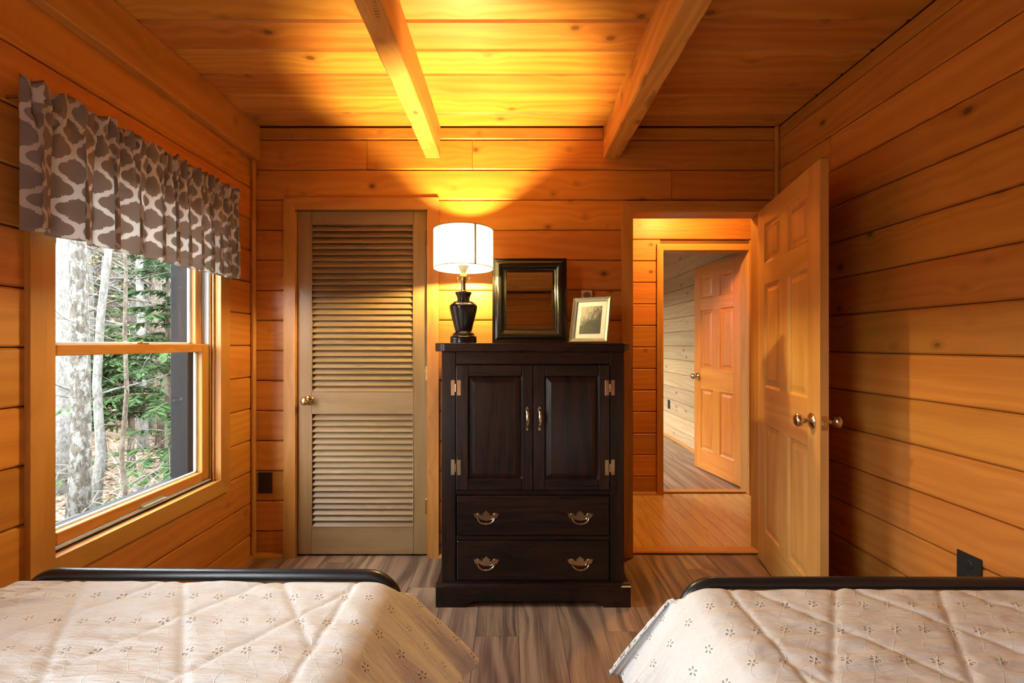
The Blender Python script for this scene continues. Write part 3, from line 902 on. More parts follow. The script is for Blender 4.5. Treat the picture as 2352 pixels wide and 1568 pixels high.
# bedroom door: hinged at the right jamb, swung into the room
hx, hy = 1.446, YB - 0.022
fx, fy = 1.281, 1.785
ang = math.atan2(fy - hy, fx - hx)
six_panel('door_2', math.hypot(fx - hx, fy - hy), (hx, hy, 0), ang, 'open six-panel pine door standing beside the right wall')
# far room door: local -y face towards the hall side
hx, hy = 2.005, YH + .125
fx, fy = 1.885, YH + .125 + .70
# built mirrored so that its panelled face looks left
six_panel('door_3', 0.70, (fx + .0, fy, 0), math.atan2(hy - fy, hx - fx), 'open six-panel door of the far bedroom, warm lamp glow in its colour', dm='lamplitdoor')
for ch in bpy.data.objects['door_3'].children:
    n = ch.name.split('.')[0]
    if n in ('knob', 'latch_plate', 'latch_bolt', 'hinge'):      # latch side is the far edge here
        ch.location.x = 0.70
        ch.scale.x = -1

# ------------------------------------------------------------------ outlets, thermostat
def outlet(name, origin, xdir, front, w, h, label):
    r = empty(name, (0, 0, 0), 0, label, 'outlet')
    X = Vector(xdir); Y = -Vector(front); Z = X.cross(Y)
    mtx = Matrix((X, Y, Z)).transposed().to_4x4(); mtx.translation = Vector(origin)
    r.matrix_world = mtx
    MB().cbox(-w / 2, w / 2, -.006, 0, -h / 2, h / 2, c=.002).build('cover_plate', M['black'], r)
    for s in (-1, 1):
        mb = MB(); mb.lathe([(.016, 0), (.016, -.0075), (.014, -.0085)], 16, 'y', (0, 0, s * h * .21)); mb.build('socket_face', M['black'], r)
    return r
outlet('wall_outlet', (PX(610, D), YB, PZ(1108, D)), (1, 0, 0), (0, -1, 0), .082, .124, 'black wall outlet low on the closet wall')
yo = F * 1.576 / (2228 - CX)
outlet('wall_outlet', (XR, yo, PZ(1312, yo)), (0, -1, 0), (-1, 0, 0), .08, .118, 'black wall outlet low on the right wall above the bed rail')
outlet('wall_outlet', (XF, 5.80, 0.44), (0, -1, 0), (-1, 0, 0), .075, .118, 'dark wall outlet on the far bedroom wall')

def thermostat():
    zc = PZ(681, D)
    r = empty('thermostat', (PX(1345.5, D), YB, zc), 0, 'square metal thermostat with round dial behind the picture frame', 'thermostat')
    MB().cbox(-.035, .035, -.026, 0, -.038, .036, c=.003).build('case', M['thermo'], r)
    mb = MB()
    for x in (-.036, .032): mb.cbox(x, x + .004, -.028, 0, -.039, .037, c=.001)
    mb.cbox(-.036, .036, -.028, 0, .034, .038, c=.001)
    mb.build('edge_band', M['brass'], r)
    mb = MB(); mb.lathe([(.024, -.025), (.024, -.031), (.021, -.032)], 28, 'y'); mb.build('dial_ring', M['bronze'], r, True, 30)
    mb = MB(); mb.lathe([(.0195, -.030), (.0195, -.035), (.001, -.036)], 28, 'y'); mb.build('dial', M['steel'], r, True, 30)
thermostat()

# ------------------------------------------------------------------ armoire
AY, AX = 2.073, 0.109
def armoire():
    r = empty('armoire', (AX, AY, 0), 0, 'black-stained wooden armoire with two doors and two drawers', 'armoire')
    x = lambda px: PX(px, AY) - AX
    z = lambda py: PZ(py, AY)
    DX = M['darkx']; DZ = M['darkz']
    xl, xr = x(1014), x(1434)
    back = 0.43
    top0, top1 = z(807), CAMZ + .003
    # carcass: sides, back, inner dark liner
    mb = MB()
    mb.box(xl, xl + .018, .02, back, .06, top0); mb.box(xr - .018, xr, .02, back, .06, top0); mb.box(xl + .018, xr - .018, back - .012, back, .06, top0)
    mb.box(xl + .018, xr - .018, .030, .036, .09, top0)
    mb.build('carcass', DZ, r)
    dl, dm1, dm2, dr = x(1047.6), x(1223.6), x(1224.8), x(1400)
    MB().cbox(xl, dl - .002, 0, .02, .095, top0, c=.003).build('stile', DZ, r)
    MB().cbox(dr + .002, xr, 0, .02, .095, top0, c=.003).build('stile', DZ, r)
    for a, b in ((z(836), top0), (z(1136.5), z(1126)), (z(1240), z(1229.5)), (z(1340), z(1332))):
        MB().cbox(dl - .002, dr + .002, 0.0, .02, a, b, c=.002).build('rail', DX, r)
    # top with softly bowed front and clipped ends
    tl, tr = x(999) , x(1449)
    pts = []
    for i in range(9):
        t = i / 8
        pts.append((tl + .052 * t, .012 - .058 * math.sin(t * math.pi / 2)))
    for i in range(9):
        t = i / 8
        pts.append((tr - .052 * (1 - t), .012 - .058 * math.cos(t * math.pi / 2)))
    pts += [(tr, back), (tl, back)]
    o = MB().prism(pts, lambda p, k: (p[0], p[1], (top0, top1)[k])).build('top', DX, r)
    b = o.modifiers.new('edge', 'BEVEL'); b.width = .004; b.segments = 2; b.limit_method = 'ANGLE'
    # plinth with bracket cut-out and sloped moulding
    pl, pr = x(1002.5), x(1446)
    zt = z(1345)
    cl, cr = x(1066), x(1384)
    cut = [(pl, 0), (cl, 0), (cl + .002, .007), (cl + .018, .011), (cl + .026, .022), (cl + .046, .030), (cr - .046, .030), (cr - .026, .022), (cr - .018, .011), (cr - .002, .007), (cr, 0), (pr, 0), (pr, zt), (pl, zt)]
    MB().prism(cut, lambda p, k: (p[0], (-.022, -.002)[k], p[1])).build('plinth', DX, r)
    MB().box(pl, pl + .02, -.002, back, 0, zt).build('plinth_side', DX, r)
    MB().box(pr - .02, pr, -.002, back, 0, zt).build('plinth_side', DX, r)
    mb = MB()
    mb.prism([(-.024, zt), (-.024, zt + .006), (-.016, zt + .009), (-.012, zt + .016), (0, zt + .018), (0, zt)], lambda p, k: ((pl - .001, pr + .001)[k], p[0], p[1]))
    mb.box(pl, xl, -.0, back, zt, zt + .010); mb.box(xr, pr, 0, back, zt, zt + .010)
    mb.build('base_moulding', DX, r)
    # doors
    for side, (a, c) in enumerate(((dl, dm1), (dm2, dr))):
        zb, zt2 = z(1124.8), z(837.5)
        d = empty('door', (a, -.006, zb)); d.parent = r
        w, h = c - a, zt2 - zb
        ox = PX(1047.6, AY) if side == 0 else PX(1224.8, AY)
        px0, px1 = (1075.3, 1198.5) if side == 0 else (1251.0, 1374.5)
        p0, p1 = PX(px0, AY) - ox, PX(px1, AY) - ox
        q0, q1 = z(1100) - zb, z(863.6) - zb
        MB().cbox(0, p0, 0, .02, 0, h, c=.003).build('stile', DZ, d)
        MB().cbox(p1, w, 0, .02, 0, h, c=.003).build('stile', DZ, d)
        MB().cbox(p0, p1, 0, .02, 0, q0, c=.003).build('rail', DX, d)
        MB().cbox(p0, p1, 0, .02, q1, h, c=.003).build('rail', DX, d)
        mb = MB(); vs = []; fs = []
        for q, dep in ((-.001, .003), (.004, .011), (.006, .013), (.030, .002), (.031, .001)):
            vs += [(p0 + q, dep, q0 + q), (p1 - q, dep, q0 + q), (p1 - q, dep, q1 - q), (p0 + q, dep, q1 - q)]
        for i in range(4):
            for k in range(4):
                k2 = (k + 1) % 4
                fs.append((i * 4 + k, i * 4 + k2, (i + 1) * 4 + k2, (i + 1) * 4 + k))
        fs.append((16, 17, 18, 19))
        mb.add(vs, fs).build('panel', DZ, d)
        # pull: leaf, ball, baluster grip and lower tip
        hx = PX(1210.5 if side == 0 else 1239, AY) - ox
        zt3, zb3 = z(932) - zb, z(988.5) - zb
        L = zt3 - zb3
        mb = MB()
        lf = [(0, 0), (.004, -.006), (.0085, -.014), (.008, -.021), (.005, -.026), (-.005, -.026), (-.008, -.021), (-.0085, -.014), (-.004, -.006)]
        mb.prism(lf, lambda p, k: (hx + p[0], (-.003, 0)[k], zt3 + p[1]))
        pts = []; rs = []
        for i in range(13):
            t = i / 12
            pts.append((hx + .002, -.004 - .022 * math.sin(math.pi * min(1, t * 1.02)) ** .6, zt3 - .020 - (L - .034) * t))
            rs.append(.0085 if i == 0 else .0040 + .0034 * math.sin(math.pi * t) + (.004 if i == 1 else 0))
        mb.tube(pts, rs, 10)
        mb.prism([(0, .014), (.005, .008), (.006, .002), (.003, -.005), (0, -.009), (-.003, -.005), (-.006, .002), (-.005, .008)], lambda p, k: (hx + p[0], (-.004, 0)[k], zb3 + .009 + p[1]))
        mb.build('pull', M['bronze'], d, True, 35)
        # butt hinges
        for py in (890, 1072.5):
            zc = z(py) - zb
            mb = MB()
            ex = -.0005 if side == 0 else w + .0005
            for s in (-1, 1):
                mb.cbox(ex + s * .006, ex + s * .024, -.0022, .004, zc - .037, zc + .037, c=.0006) if s == (1 if side == 0 else -1) else mb.cbox(ex + s * .006, ex + s * .024, -.0022 + .006, .008, zc - .037, zc + .037, c=.0006)
            mb.lathe([(.0042, -.019), (.0042, .019)], 10, 'z', (ex, -.003, zc))
            mb.build('hinge', M['bronze'], d, True, 30)
    # drawers with batwing bail pulls
    for py0, py1, ph in ((1138, 1228, 1185.5), (1241, 1331, 1290)):
        a, c = x(1049.6), x(1398.7)
        zb, zt2 = z(py1), z(py0)
        d = empty('drawer', ((a + c) / 2, -.006, zb)); d.parent = r
        w, h = c - a, zt2 - zb
        MB().cbox(-w / 2, w / 2, 0, .3, 0, h, c=.004).build('drawer_front', DX, d)
        for px in (1117, 1332):
            cx = PX(px, AY) - AX - (a + c) / 2
            cz = z(ph) - zb
            pr = [(0, .030), (.010, .022), (.013, .018), (.020, .018), (.017, .010), (.024, .006), (.031, .016), (.041, .021), (.052, .016), (.063, .016),
                  (.057, .004), (.053, -.004), (.045, -.007), (.038, -.004), (.030, -.012), (.012, -.016), (0, -.018)]
            poly = pr + [(-p[0], p[1]) for p in pr[-2:0:-1]]
            hd = MB().prism(poly, lambda p, k: (cx + p[0] * .98, (-.0022, 0)[k], cz + p[1])).build('pull_plate', M['bronze'], d)
            bl = []; rs = []
            for i in range(17):
                t = i / 16 * math.pi
                bl.append((cx - .040 * math.cos(t), -.012 - .006 * math.sin(t), cz + .006 - .033 * math.sin(t) ** .75))
                rs.append(.0028 + .0014 * math.sin(t) + (.0018 if i == 8 else (-.001 if i in (7, 9) else 0)))
            mb = MB(); mb.tube(bl, rs, 8)
            for s in (-1, 1): mb.tube([(cx + s * .040, 0, cz + .008), (cx + s * .040, -.008, cz + .008), (cx + s * .040, -.015, cz + .008)], [.0045, .004, .006], 10)
            mb.build('bail', M['bronze'], d, True, 50)
    # plug dots on the base and side
    for px, py in ((1012.5, 1361), (1012.5, 1379), (1437, 1361), (1437, 1379)):
        MB().lathe([(.0045, -.0225), (.0045, -.0215)], 10, 'y', (x(px), 0, z(py))).build('wood_plug', M['darkx'], r)
armoire()
TOPZ = CAMZ + .0031

# ------------------------------------------------------------------ lamp
def lamp():
    ly = 2.22
    s = ly / F
    lx = PX(1064.5, ly)
    r = empty('table_lamp', (lx, ly, TOPZ), 0, 'lit table lamp with dark vase base and white drum shade on the armoire', 'lamp')
    k = 1 / 4.356 * s
    def zz(v): return (1336 - v) * k
    prof = [(.5, 1336), (118, 1336), (124, 1328), (122, 1300), (124, 1292), (121, 1284), (124, 1276), (118, 1266), (104, 1258), (102, 1246), (96, 1238), (80, 1226), (76, 1216), (82, 1196), (92, 1150), (108, 1090), (122, 1020),
            (129, 978), (127, 962), (112, 944), (94, 936), (95, 930), (80, 922), (58, 914), (56, 900), (60, 880), (70, 852), (78, 838), (77, 830), (60, 826), (.5, 826)]
    MB().lathe([(a * k * 1.08, zz(b)) for a, b in prof], 48, cap=False).build('lamp_base', M['lampbase'], r, True, 40)
    MB().lathe([(a * k, zz(b)) for a, b in ((30, 826), (30, 815), (22, 810), (21, 740), (28, 736), (28, 722), (.5, 722))], 16, cap=False).build('stem', M['bronze'], r, True, 40)
    MB().lathe([(a * k, zz(b)) for a, b in ((10, 722), (32, 718), (36, 700), (34, 650), (30, 640), (.5, 640))], 20, cap=False).build('socket', M['brass'], r, True, 40)
    bz = zz(562)
    dome = [(.0295, bz), (.030, bz + .006), (.028, bz + .017), (.021, bz + .026), (.011, bz + .031), (.0005, bz + .0325)]
    MB().lathe([(.0005, bz - .058), (.013, bz - .058), (.0135, bz - .040), (.019, bz - .024), (.0275, bz - .006), (.0300, bz), (.0005, bz)], 20, cap=False).build('bulb_base', M['vinyl'], r, True, 40)
    MB().lathe(dome, 20, cap=False).build('bulb', M['bulb'], r, True)
    hp = []
    for i in range(21):
        t = i / 20 * math.pi
        hp.append((.030 * math.cos(t) * (1 - .0 * math.sin(t)) + .012 * math.sin(2 * t) * .0, 0, zz(690) + .215 * math.sin(t) ** .8))
    mb = MB(); mb.tube(hp, .0016, 6)
    mb.tube([(.030, 0, zz(690)), (.026, 0, zz(722)), (0, 0, zz(732)), (-.026, 0, zz(722)), (-.030, 0, zz(690))], .0022, 6)
    for q in (-1, 1): mb.lathe([(.004, zz(705)), (.005, zz(692)), (.003, zz(682))], 8, org=(q * .030, 0, 0))
    mb.build('harp', M['brass'], r, True, 50)
    # drum shade (open top and bottom)
    zb, zt = zz(592), zz(212)
    rb, rt = 295 * k, 296 * k
    n = 72
    vs = []; fs = []
    for q, (ra, z) in enumerate(((rb, zb), (rt, zt))):
        for i in range(n):
            a = 2 * math.pi * i / n
            vs.append((ra * math.cos(a), ra * math.sin(a), z))
    for i in range(n):
        j = (i + 1) % n
        fs.append((i, j, n + j, n + i))
    sh = MB().add(vs, fs).build('lamp_shade', M['shade'], r, True)
    for nm, ra, z in (('shade_rim', rb, zb), ('shade_rim', rt, zt)):
        pts = [(ra * math.cos(2 * math.pi * i / n), ra * math.sin(2 * math.pi * i / n), z) for i in range(n + 1)]
        MB().tube(pts, .0026, 6, cap=False).build(nm, M['shadetrim'], sh, True)
    a0 = math.radians(-62)
    mb = MB()
    ra = rb + .0022
    mb.add([(ra * math.cos(a0 + d), ra * math.sin(a0 + d), z) for z in (zb, zt) for d in (-.03, .03)], [(0, 1, 3, 2)])
    mb.build('seam', M['shadetrim'], sh)
    # spider fitter at the top
    mb = MB()
    zf = zt - .012
    for i in range(3):
        a = 2 * math.pi * i / 3 + .4
        mb.tube([(0, 0, zf), (rt * .98 * math.cos(a), rt * .98 * math.sin(a), zt - .003)], .0016, 5)
    mb.lathe([(.008, zf - .004), (.008, zf + .004), (.004, zf + .02), (.0005, zf + .024)], 10, cap=False)
    mb.build('spider', M['brass'], sh, True, 40)
lamp()

# ------------------------------------------------------------------ framed mirror and picture
def frame_sweep(mb, w, h, prof):
    """prof: (inset, forward) from outer to inner; face looks to -y; origin at bottom centre"""
    n = len(prof)
    vs = []
    for i, (q, d) in enumerate(prof):
        vs += [(-w / 2 + q, -d, q), (w / 2 - q, -d, q), (w / 2 - q, -d, h - q), (-w / 2 + q, -d, h - q)]
    fs = []
    for i in range(n - 1):
        for k in range(4):
            k2 = (k + 1) % 4
            fs.append((i * 4 + k, i * 4 + k2, (i + 1) * 4 + k2, (i + 1) * 4 + k))
    return mb.add(vs, fs)

def rotm(loc, yaw, lean):
    return Matrix.Translation(Vector(loc)) @ Matrix.Rotation(yaw, 4, 'Z') @ Matrix.Rotation(lean, 4, 'X')

def mirror():
    my = 2.36
    w = 172 * my / F
    h = (785 - 589) * my / F * 1.006
    r = empty('framed_mirror', (0, 0, 0), 0, 'rectangular mirror in a wide glossy black frame leaning on the wall', 'mirror')
    lean = math.radians(-5.0)
    r.matrix_world = rotm((PX(1217, my), my, TOPZ + .0005), 0, lean)
    fw = 32.5 * my / F
    prof = [(0, 0), (0, .016), (.004, .020), (.009, .020), (.011, .017), (.016, .018), (.022, .0235), (.030, .027), (.038, .0275), (.046, .025), (.053, .019), (.058, .013), (.0605, .0135), (.064, .0115), (.067, .009), (.070, .010), (fw, .008), (fw, .002)]
    frame_sweep(MB(), w, h, prof).build('frame', M['blackframe'], r, True, 28)
    MB().add([(-w / 2 + fw - .002, -.005, fw - .002), (w / 2 - fw + .002, -.005, fw - .002), (w / 2 - fw + .002, -.005, h - fw + .002), (-w / 2 + fw - .002, -.005, h - fw + .002)], [(0, 1, 2, 3)]).build('mirror_glass', M['mirror'], r)
    MB().box(-w / 2 + .004, w / 2 - .004, -.001, .003, .002, h - .002).build('backing', M['black'], r)
mirror()

def picture():
    py = 2.20
    r = empty('picture_frame', (0, 0, 0), 0, 'pewter picture frame with white mat and black-and-white forest photo', 'picture')
    yaw, lean = math.radians(-31), math.radians(-15)
    w, h = 0.205, 0.242
    r.matrix_world = rotm((PX(1352, py), py, TOPZ + .0012), yaw, lean)
    prof = [(0, 0), (0, .014), (.003, .017), (.006, .0155), (.018, .010), (.021, .010), (.022, .005), (.022, .001)]
    frame_sweep(MB(), w, h, prof).build('frame', M['silver'], r, True, 28)
    q = .021
    MB().box(-w / 2 + q, w / 2 - q, -.004, -.001, q, h - q).build('mat_board', M['mat'], r)
    q2 = .047
    o = MB().box(-(w / 2 - q2), w / 2 - q2, -.0055, -.004, -(h / 2 - q2), h / 2 - q2).build('photo_print', M['print'], r)
    o.location = (0, 0, h / 2)
    MB().box(-w / 2 + .004, w / 2 - .004, 0, .004, .003, h - .003).build('backing', M['black'], r)
    # easel strut down to the armoire top
    mb = MB(); inv = r.matrix_world.inverted()
    mb.tube([(0, .004, h * .62), tuple(inv @ (r.matrix_world @ Vector((0, 0, 0)) + Matrix.Rotation(yaw, 3, 'Z') @ Vector((0, .13, .003))))], .004, 6)
    mb.build('easel_strut', M['black'], r)
picture()

# ------------------------------------------------------------------ beds
def bed(xa, xb, yf, zt, zq, inner, names, yaw=0.0, Ls_vis=.275, flare=46):
    """xa..xb: outside of the foot rail; yf: foot rail; zt: rail centre height; zq: quilt top; inner: +1 if the side seen is xb"""
    lab_bed, lab_mat, lab_quilt = names
    cx = (xa + xb) / 2
    r = empty('bed_frame', (cx, yf, 0), yaw, lab_bed, 'bed')
    hw = (xb - xa) / 2 - .0165
    R = .085
    pts = [(-hw, 0, 0.0), (-hw, 0, zt - R)]
    for i in range(1, 9):
        a = i / 8 * math.pi / 2
        pts.append((-hw + R - R * math.cos(a), 0, zt - R + R * math.sin(a)))
    for i in range(9):
        a = i / 8 * math.pi / 2
        pts.append((hw - R + R * math.sin(a), 0, zt - R + R * math.cos(a)))
    pts += [(hw, 0, 0.0)]
    MB().tube(pts, .0165, 16).build('foot_rail', M['tube'], r, True, 60)
    mb = MB(); mb.tube([(-hw, 0, .30), (hw, 0, .30)], .012, 10)
    mb.build('cross_bar', M['tube'], r, True, 60)
    ln = 1.95
    for s in (-1, 1): MB().cbox(s * hw - .015, s * hw + .015, -ln, 0, .24, .29, c=.003).build('side_rail', M['tube'], r)
    hp = [(p[0], -ln, p[2] * 1.55) for p in pts]
    mb = MB(); mb.tube(hp, .0165, 12); mb.tube([(-hw, -ln, .45), (hw, -ln, .45)], .012, 8)
    mb.build('headboard', M['tube'], r, True, 60)
    # mattress
    mh = .25
    m = MB().cbox(-hw + .02, hw - .02, -ln + .03, -.045, .29, zq - .02, c=.035).build('mattress', M['mattress'], None, False)
    m.location = (cx, yf, 0); m.rotation_euler.z = yaw
    tag(m, lab_mat, 'mattress')
    # quilt
    ye = -.020
    sa = -.040                      # distance of the inner rounding from the bed edge (top part ends here)
    Rr = .10
    thm = math.radians(flare)
    Ls = Ls_vis
    Rh = .06; Lh = .20
    ds = .0062
    edge = hw - .02                 # top half width
    # cross profile in arc length, from hidden hem to visible hem
    prof = []
    s = -Lh - Rh * math.pi / 2 - 0
    s_top0 = -edge; s_top1 = edge + sa
    vis_len = Rr * thm + Ls
    S = []
    q = -edge - Rh * math.pi / 2 * .9 - Lh
    while q < s_top1 + vis_len: S.append(q); q += ds
    S.append(s_top1 + vis_len)
    T = []
    q = -ln + .1
    while q < ye - .04: T.append(q); q += ds if q > -.55 else .05
    while q < ye + .12: T.append(q); q += ds
    def cross(s):
        if s < -edge + .0:
            d = -edge - s
            if d < Rh * math.pi / 2: a = d / Rh; return -edge - Rh * math.sin(a), -Rh * (1 - math.cos(a))
            return -edge - Rh, -Rh - (d - Rh * math.pi / 2)
        if s <= s_top1: return s, 0.0
        d = s - s_top1
        if d < Rr * thm: a = d / Rr; return s_top1 + Rr * math.sin(a), -Rr * (1 - math.cos(a))
        d -= Rr * thm
        return s_top1 + Rr * math.sin(thm) + d * math.cos(thm), -Rr * (1 - math.cos(thm)) - d * math.sin(thm)
    vs = []; uv = []; fs = []
    sm = lambda a, b, v: (lambda t: t * t * (3 - 2 * t))(max(0, min(1, (v - a) / (b - a))))
    for t in T:
        for s in S:
            x, dz = cross(s)
            vis = sm(s_top1 + .01, s_top1 + .12, s)
            hid = sm(edge, edge + .05, -s)
            hang = max(vis, hid)
            # foot end rolls down between mattress and rail
            y = t; zf = 0.0
            if t > ye - .02:
                d = t - (ye - .02)
                a = min(d / .02, 1.45)
                yy = ye - .02 + .02 * math.sin(a) + max(0, d - .02 * 1.45) * math.cos(1.45)
                zz = -.02 * (1 - math.cos(a)) - max(0, d - .02 * 1.45) * math.sin(1.45)
                y = yy * (1 - vis) + min(t, ye + .03) * vis
                zf = zz * (1 - vis)
            # quilting
            X = x * inner; Y = t
            seam = 9
            if s < s_top1 - .045:
                for sg in (1, -1):
                    k = (X + sg * .77 * Y) / .275 + .3
                    seam = min(seam, abs(k - round(k)) * .275 * .79)
            for b in (s_top1 - .045, s_top1 + .085): seam = min(seam, abs(s - b))
            puff = .006 * (1 - math.exp(-seam / .007))
            wv = noise.noise(Vector((X * 8, Y * 32, inner * 3.0))) * .0062 + noise.noise(Vector((X * 22, Y * 60, inner * 5.0))) * .0022 + noise.noise(Vector((X * 4, Y * 5, 2.0))) * .0025
            up = (puff + wv) * (1 - .4 * hang)
            wavy = vis * (.016 * math.sin(t * 34 + inner) + .010 * math.sin(t * 71 + 2)) * sm(s_top1, s_top1 + vis_len, s)
            z = zq + dz + zf + up * (1 if hang < .5 else .4)
            sc = .010 * abs(math.sin(t * 46)) * sm(s_top1 + vis_len - .04, s_top1 + vis_len, s)
            vs.append(((x + wavy + up * .5 * vis + sc * .5) * inner, y, z - sc + .003 * math.sin(t * 60) * vis * 0))
            uv.append((s + .7, t + 2.5))
    ns = len(S)
    for j in range(len(T) - 1):
        for i in range(ns - 1):
            a = j * ns + i
            f = (a, a + 1, a + ns + 1, a + ns)
            fs.append(f if inner > 0 else f[::-1])
    mb = MB(); mb.add(vs, fs); mb.uv = uv
    o = mb.build('quilt', M['quilt'], None, True)
    o.location = (cx, yf, 0); o.rotation_euler.z = yaw
    md = o.modifiers.new('quilt_thickness', 'SOLIDIFY'); md.thickness = .006; md.offset = -1
    tag(o, lab_quilt, 'quilt')
bed(-1.372, -0.298, 1.207, .608, .602, 1, ('black tubular metal bed frame under the window', 'white mattress of the bed under the window', 'cream eyelet quilt on the bed under the window'), yaw=-.008)
bed(0.462, 1.50, 1.190, .594, .590, -1, ('black tubular metal bed frame beside the right wall', 'white mattress of the bed beside the right wall', 'cream eyelet quilt on the bed beside the right wall'), yaw=-.004, Ls_vis=.26, flare=54)

# ------------------------------------------------------------------ hall lamp (above the doorway head, out of view)
def hall_lamp():
    r = empty('ceiling_light', (1.35, 3.05, 2.5), 0, 'round flush ceiling light of the hall, above the doorway', 'ceiling light')
    MB().lathe([(.0005, 0), (.13, 0), (.13, -.03), (.12, -.035), (.0005, -.035)], 28, cap=False).build('base_plate', M['brass'], r, True, 40)
    MB().lathe([(.115, -.032), (.11, -.06), (.085, -.09), (.045, -.108), (.0005, -.112)], 28, cap=False).build('glass_globe', M['hallbulb'], r, True)
hall_lamp()

# ------------------------------------------------------------------ woods outside
def hz(x, y):
    d = max(0.0, math.hypot(min(0, x + 2), 0) - 11)
    return -0.95 + 0.011 * d * d * min(1, 18 / (d + 1e-6)) + .10 * noise.noise(Vector((x * .35, y * .35, 0))) - .0 * y
def ground():
    vs = []; fs = []
    xs = [-1.9 - 0.6 * i for i in range(20)] + [-14.0 - 2.5 * i for i in range(1, 26)]
    xs = [4.0] + xs
    ys = [-40 + 2.0 * i for i in range(18)] + [-4 + .6 * i for i in range(50)] + [26 + 3 * i for i in range(22)]
    for x in xs:
        for y in ys: vs.append((x, y, hz(x, y)))
    n = len(ys)
    for i in range(len(xs) - 1):
        for j in range(n - 1): fs.append((i * n + j, (i + 1) * n + j, (i + 1) * n + j + 1, i * n + j + 1))
    o = MB().add(vs, fs).build('ground', M['litter'], None, True)
    tag(o, 'sloping forest floor covered with brown fallen leaves', 'ground', kind='structure')
    # loose leaves
    mb = MB()
    rng = random.Random(3)
    vs = []; fs = []
    for _ in range(9000):
        t = rng.random() ** .7
        d = 2.5 + 13 * t
        a = math.radians(rng.uniform(20, 75))
        x, y = -1.6 - d * math.sin(a), 0.4 + d * math.cos(a)
        z = hz(x, y) + .02
        s = rng.uniform(.035, .075); th = rng.uniform(0, 6.28); ti = rng.uniform(-.5, .5)
        c, sn = math.cos(th) * s, math.sin(th) * s
        o = len(vs)
        vs += [(x - c, y - sn, z), (x - sn * .5, y + c * .5, z + .02 + ti * s), (x + c, y + sn, z + ti * s * .6), (x + sn * .5, y - c * .5, z + .015)]
        fs.append((o, o + 1, o + 2, o + 3))
    o = MB().add(vs, fs).build('fallen_leaves', M['leaf'])
    tag(o, 'loose brown leaves scattered on the forest floor', 'leaves', kind='stuff')
ground()

def branchy(rng, base, h, r, lean, nb, mbt, mbb, wig=.05, blen=.35, first=.3, up=.6, sub=2, rb=.35):
    pts = []; rs = []
    n = 9
    p = Vector(base)
    for i in range(n + 1):
        t = i / n
        pts.append(p + Vector((lean[0] * t * h + rng.uniform(-wig, wig) * (i > 0), lean[1] * t * h + rng.uniform(-wig, wig) * (i > 0), t * h)))
        rs.append(max(r * (1 - .75 * t) * (1.25 if i == 0 else 1), .004))
    mbt.tube(pts, rs, 10 if r > .06 else 6)
    for _ in range(nb):
        t = rng.uniform(first, .97)
        i = min(int(t * n), n - 1)
        q = pts[i].lerp(pts[i + 1], t * n - i)
        a = rng.uniform(0, 6.283)
        L = h * blen * rng.uniform(.4, 1) * (1.15 - t * .7)
        d = Vector((math.cos(a), math.sin(a), up * rng.uniform(.3, 1.3)))
        bp = [q]
        for k in range(5):
            d = d + Vector((rng.uniform(-.25, .25), rng.uniform(-.25, .25), rng.uniform(-.22, .18)))
            bp.append(bp[-1] + d.normalized() * L / 5)
        r0 = max(r * (1 - .75 * t) * rb, .004)
        mbb.tube(bp, [max(r0 * (1 - .16 * k), .0025) for k in range(6)], 5)
        for _ in range(sub):
            k = rng.randint(1, 4)
            d2 = (bp[k + 1] - bp[k]).normalized() + Vector((rng.uniform(-.9, .9), rng.uniform(-.9, .9), rng.uniform(-.3, .6)))
            tp = [bp[k]]
            for _ in range(3): d2 = d2 + Vector((rng.uniform(-.3, .3), rng.uniform(-.3, .3), rng.uniform(-.25, .2))); tp.append(tp[-1] + d2.normalized() * L * .16)
            mbb.tube(tp, [max(r0 * .45 * (1 - .2 * q2), .002) for q2 in range(4)], 4)

def bare_tree(name, x, y, h, r, lean, nb, seed, mat, label, group=None, cat='tree', **kw):
    rng = random.Random(seed)
    o = empty(name, (x, y, hz(x, y) - .1), 0, label, cat, group)
    a, b = MB(), MB()
    branchy(rng, (0, 0, 0), h, r, lean, nb, a, b, **kw)
    a.build('trunk', mat, o, True); tag(b.build('branches', mat, o, True), kind='stuff')
    return o
def at(px, Y):          # a spot on the ground in that viewing direction at depth Y
    return PX(px, Y), Y
x, y = at(176, 4.6); bare_tree('forest_tree', x, y, 11, .092, (.01, .0), 12, 11, M['bark'], 'thick lichen-covered tree trunk nearest the window', first=.30, blen=.16, up=.8)
x, y = at(150, 6.5); bare_tree('forest_tree', x, y, 12, .13, (-.01, .01), 12, 12, M['bark3'], 'pale grey trunk just behind the thick lichen-covered one', first=.2, blen=.2)
x, y = at(212, 5.4); bare_tree('forest_tree', x, y, 8, .055, (.045, .02), 16, 13, M['bark3'], 'slim leaning grey tree right of the thick trunk', first=.15, blen=.22)
x, y = at(284, 4.3); bare_tree('forest_sapling', x, y, 5.5, .026, (.005, .0), 14, 14, M['bark2'], 'thin straight brown sapling in the middle of the window view', first=.15, blen=.2, wig=.03)
x, y = at(398, 8.0); bare_tree('forest_tree', x, y, 11, .12, (.0, .0), 10, 15, M['bark2'], 'brown trunk at the right edge of the window view', first=.35, blen=.2)
x, y = at(330, 9.0); bare_tree('forest_tree', x, y, 12, .085, (-.02, .0), 14, 16, M['bark3'], 'slender grey tree behind the evergreens', first=.2, blen=.22)
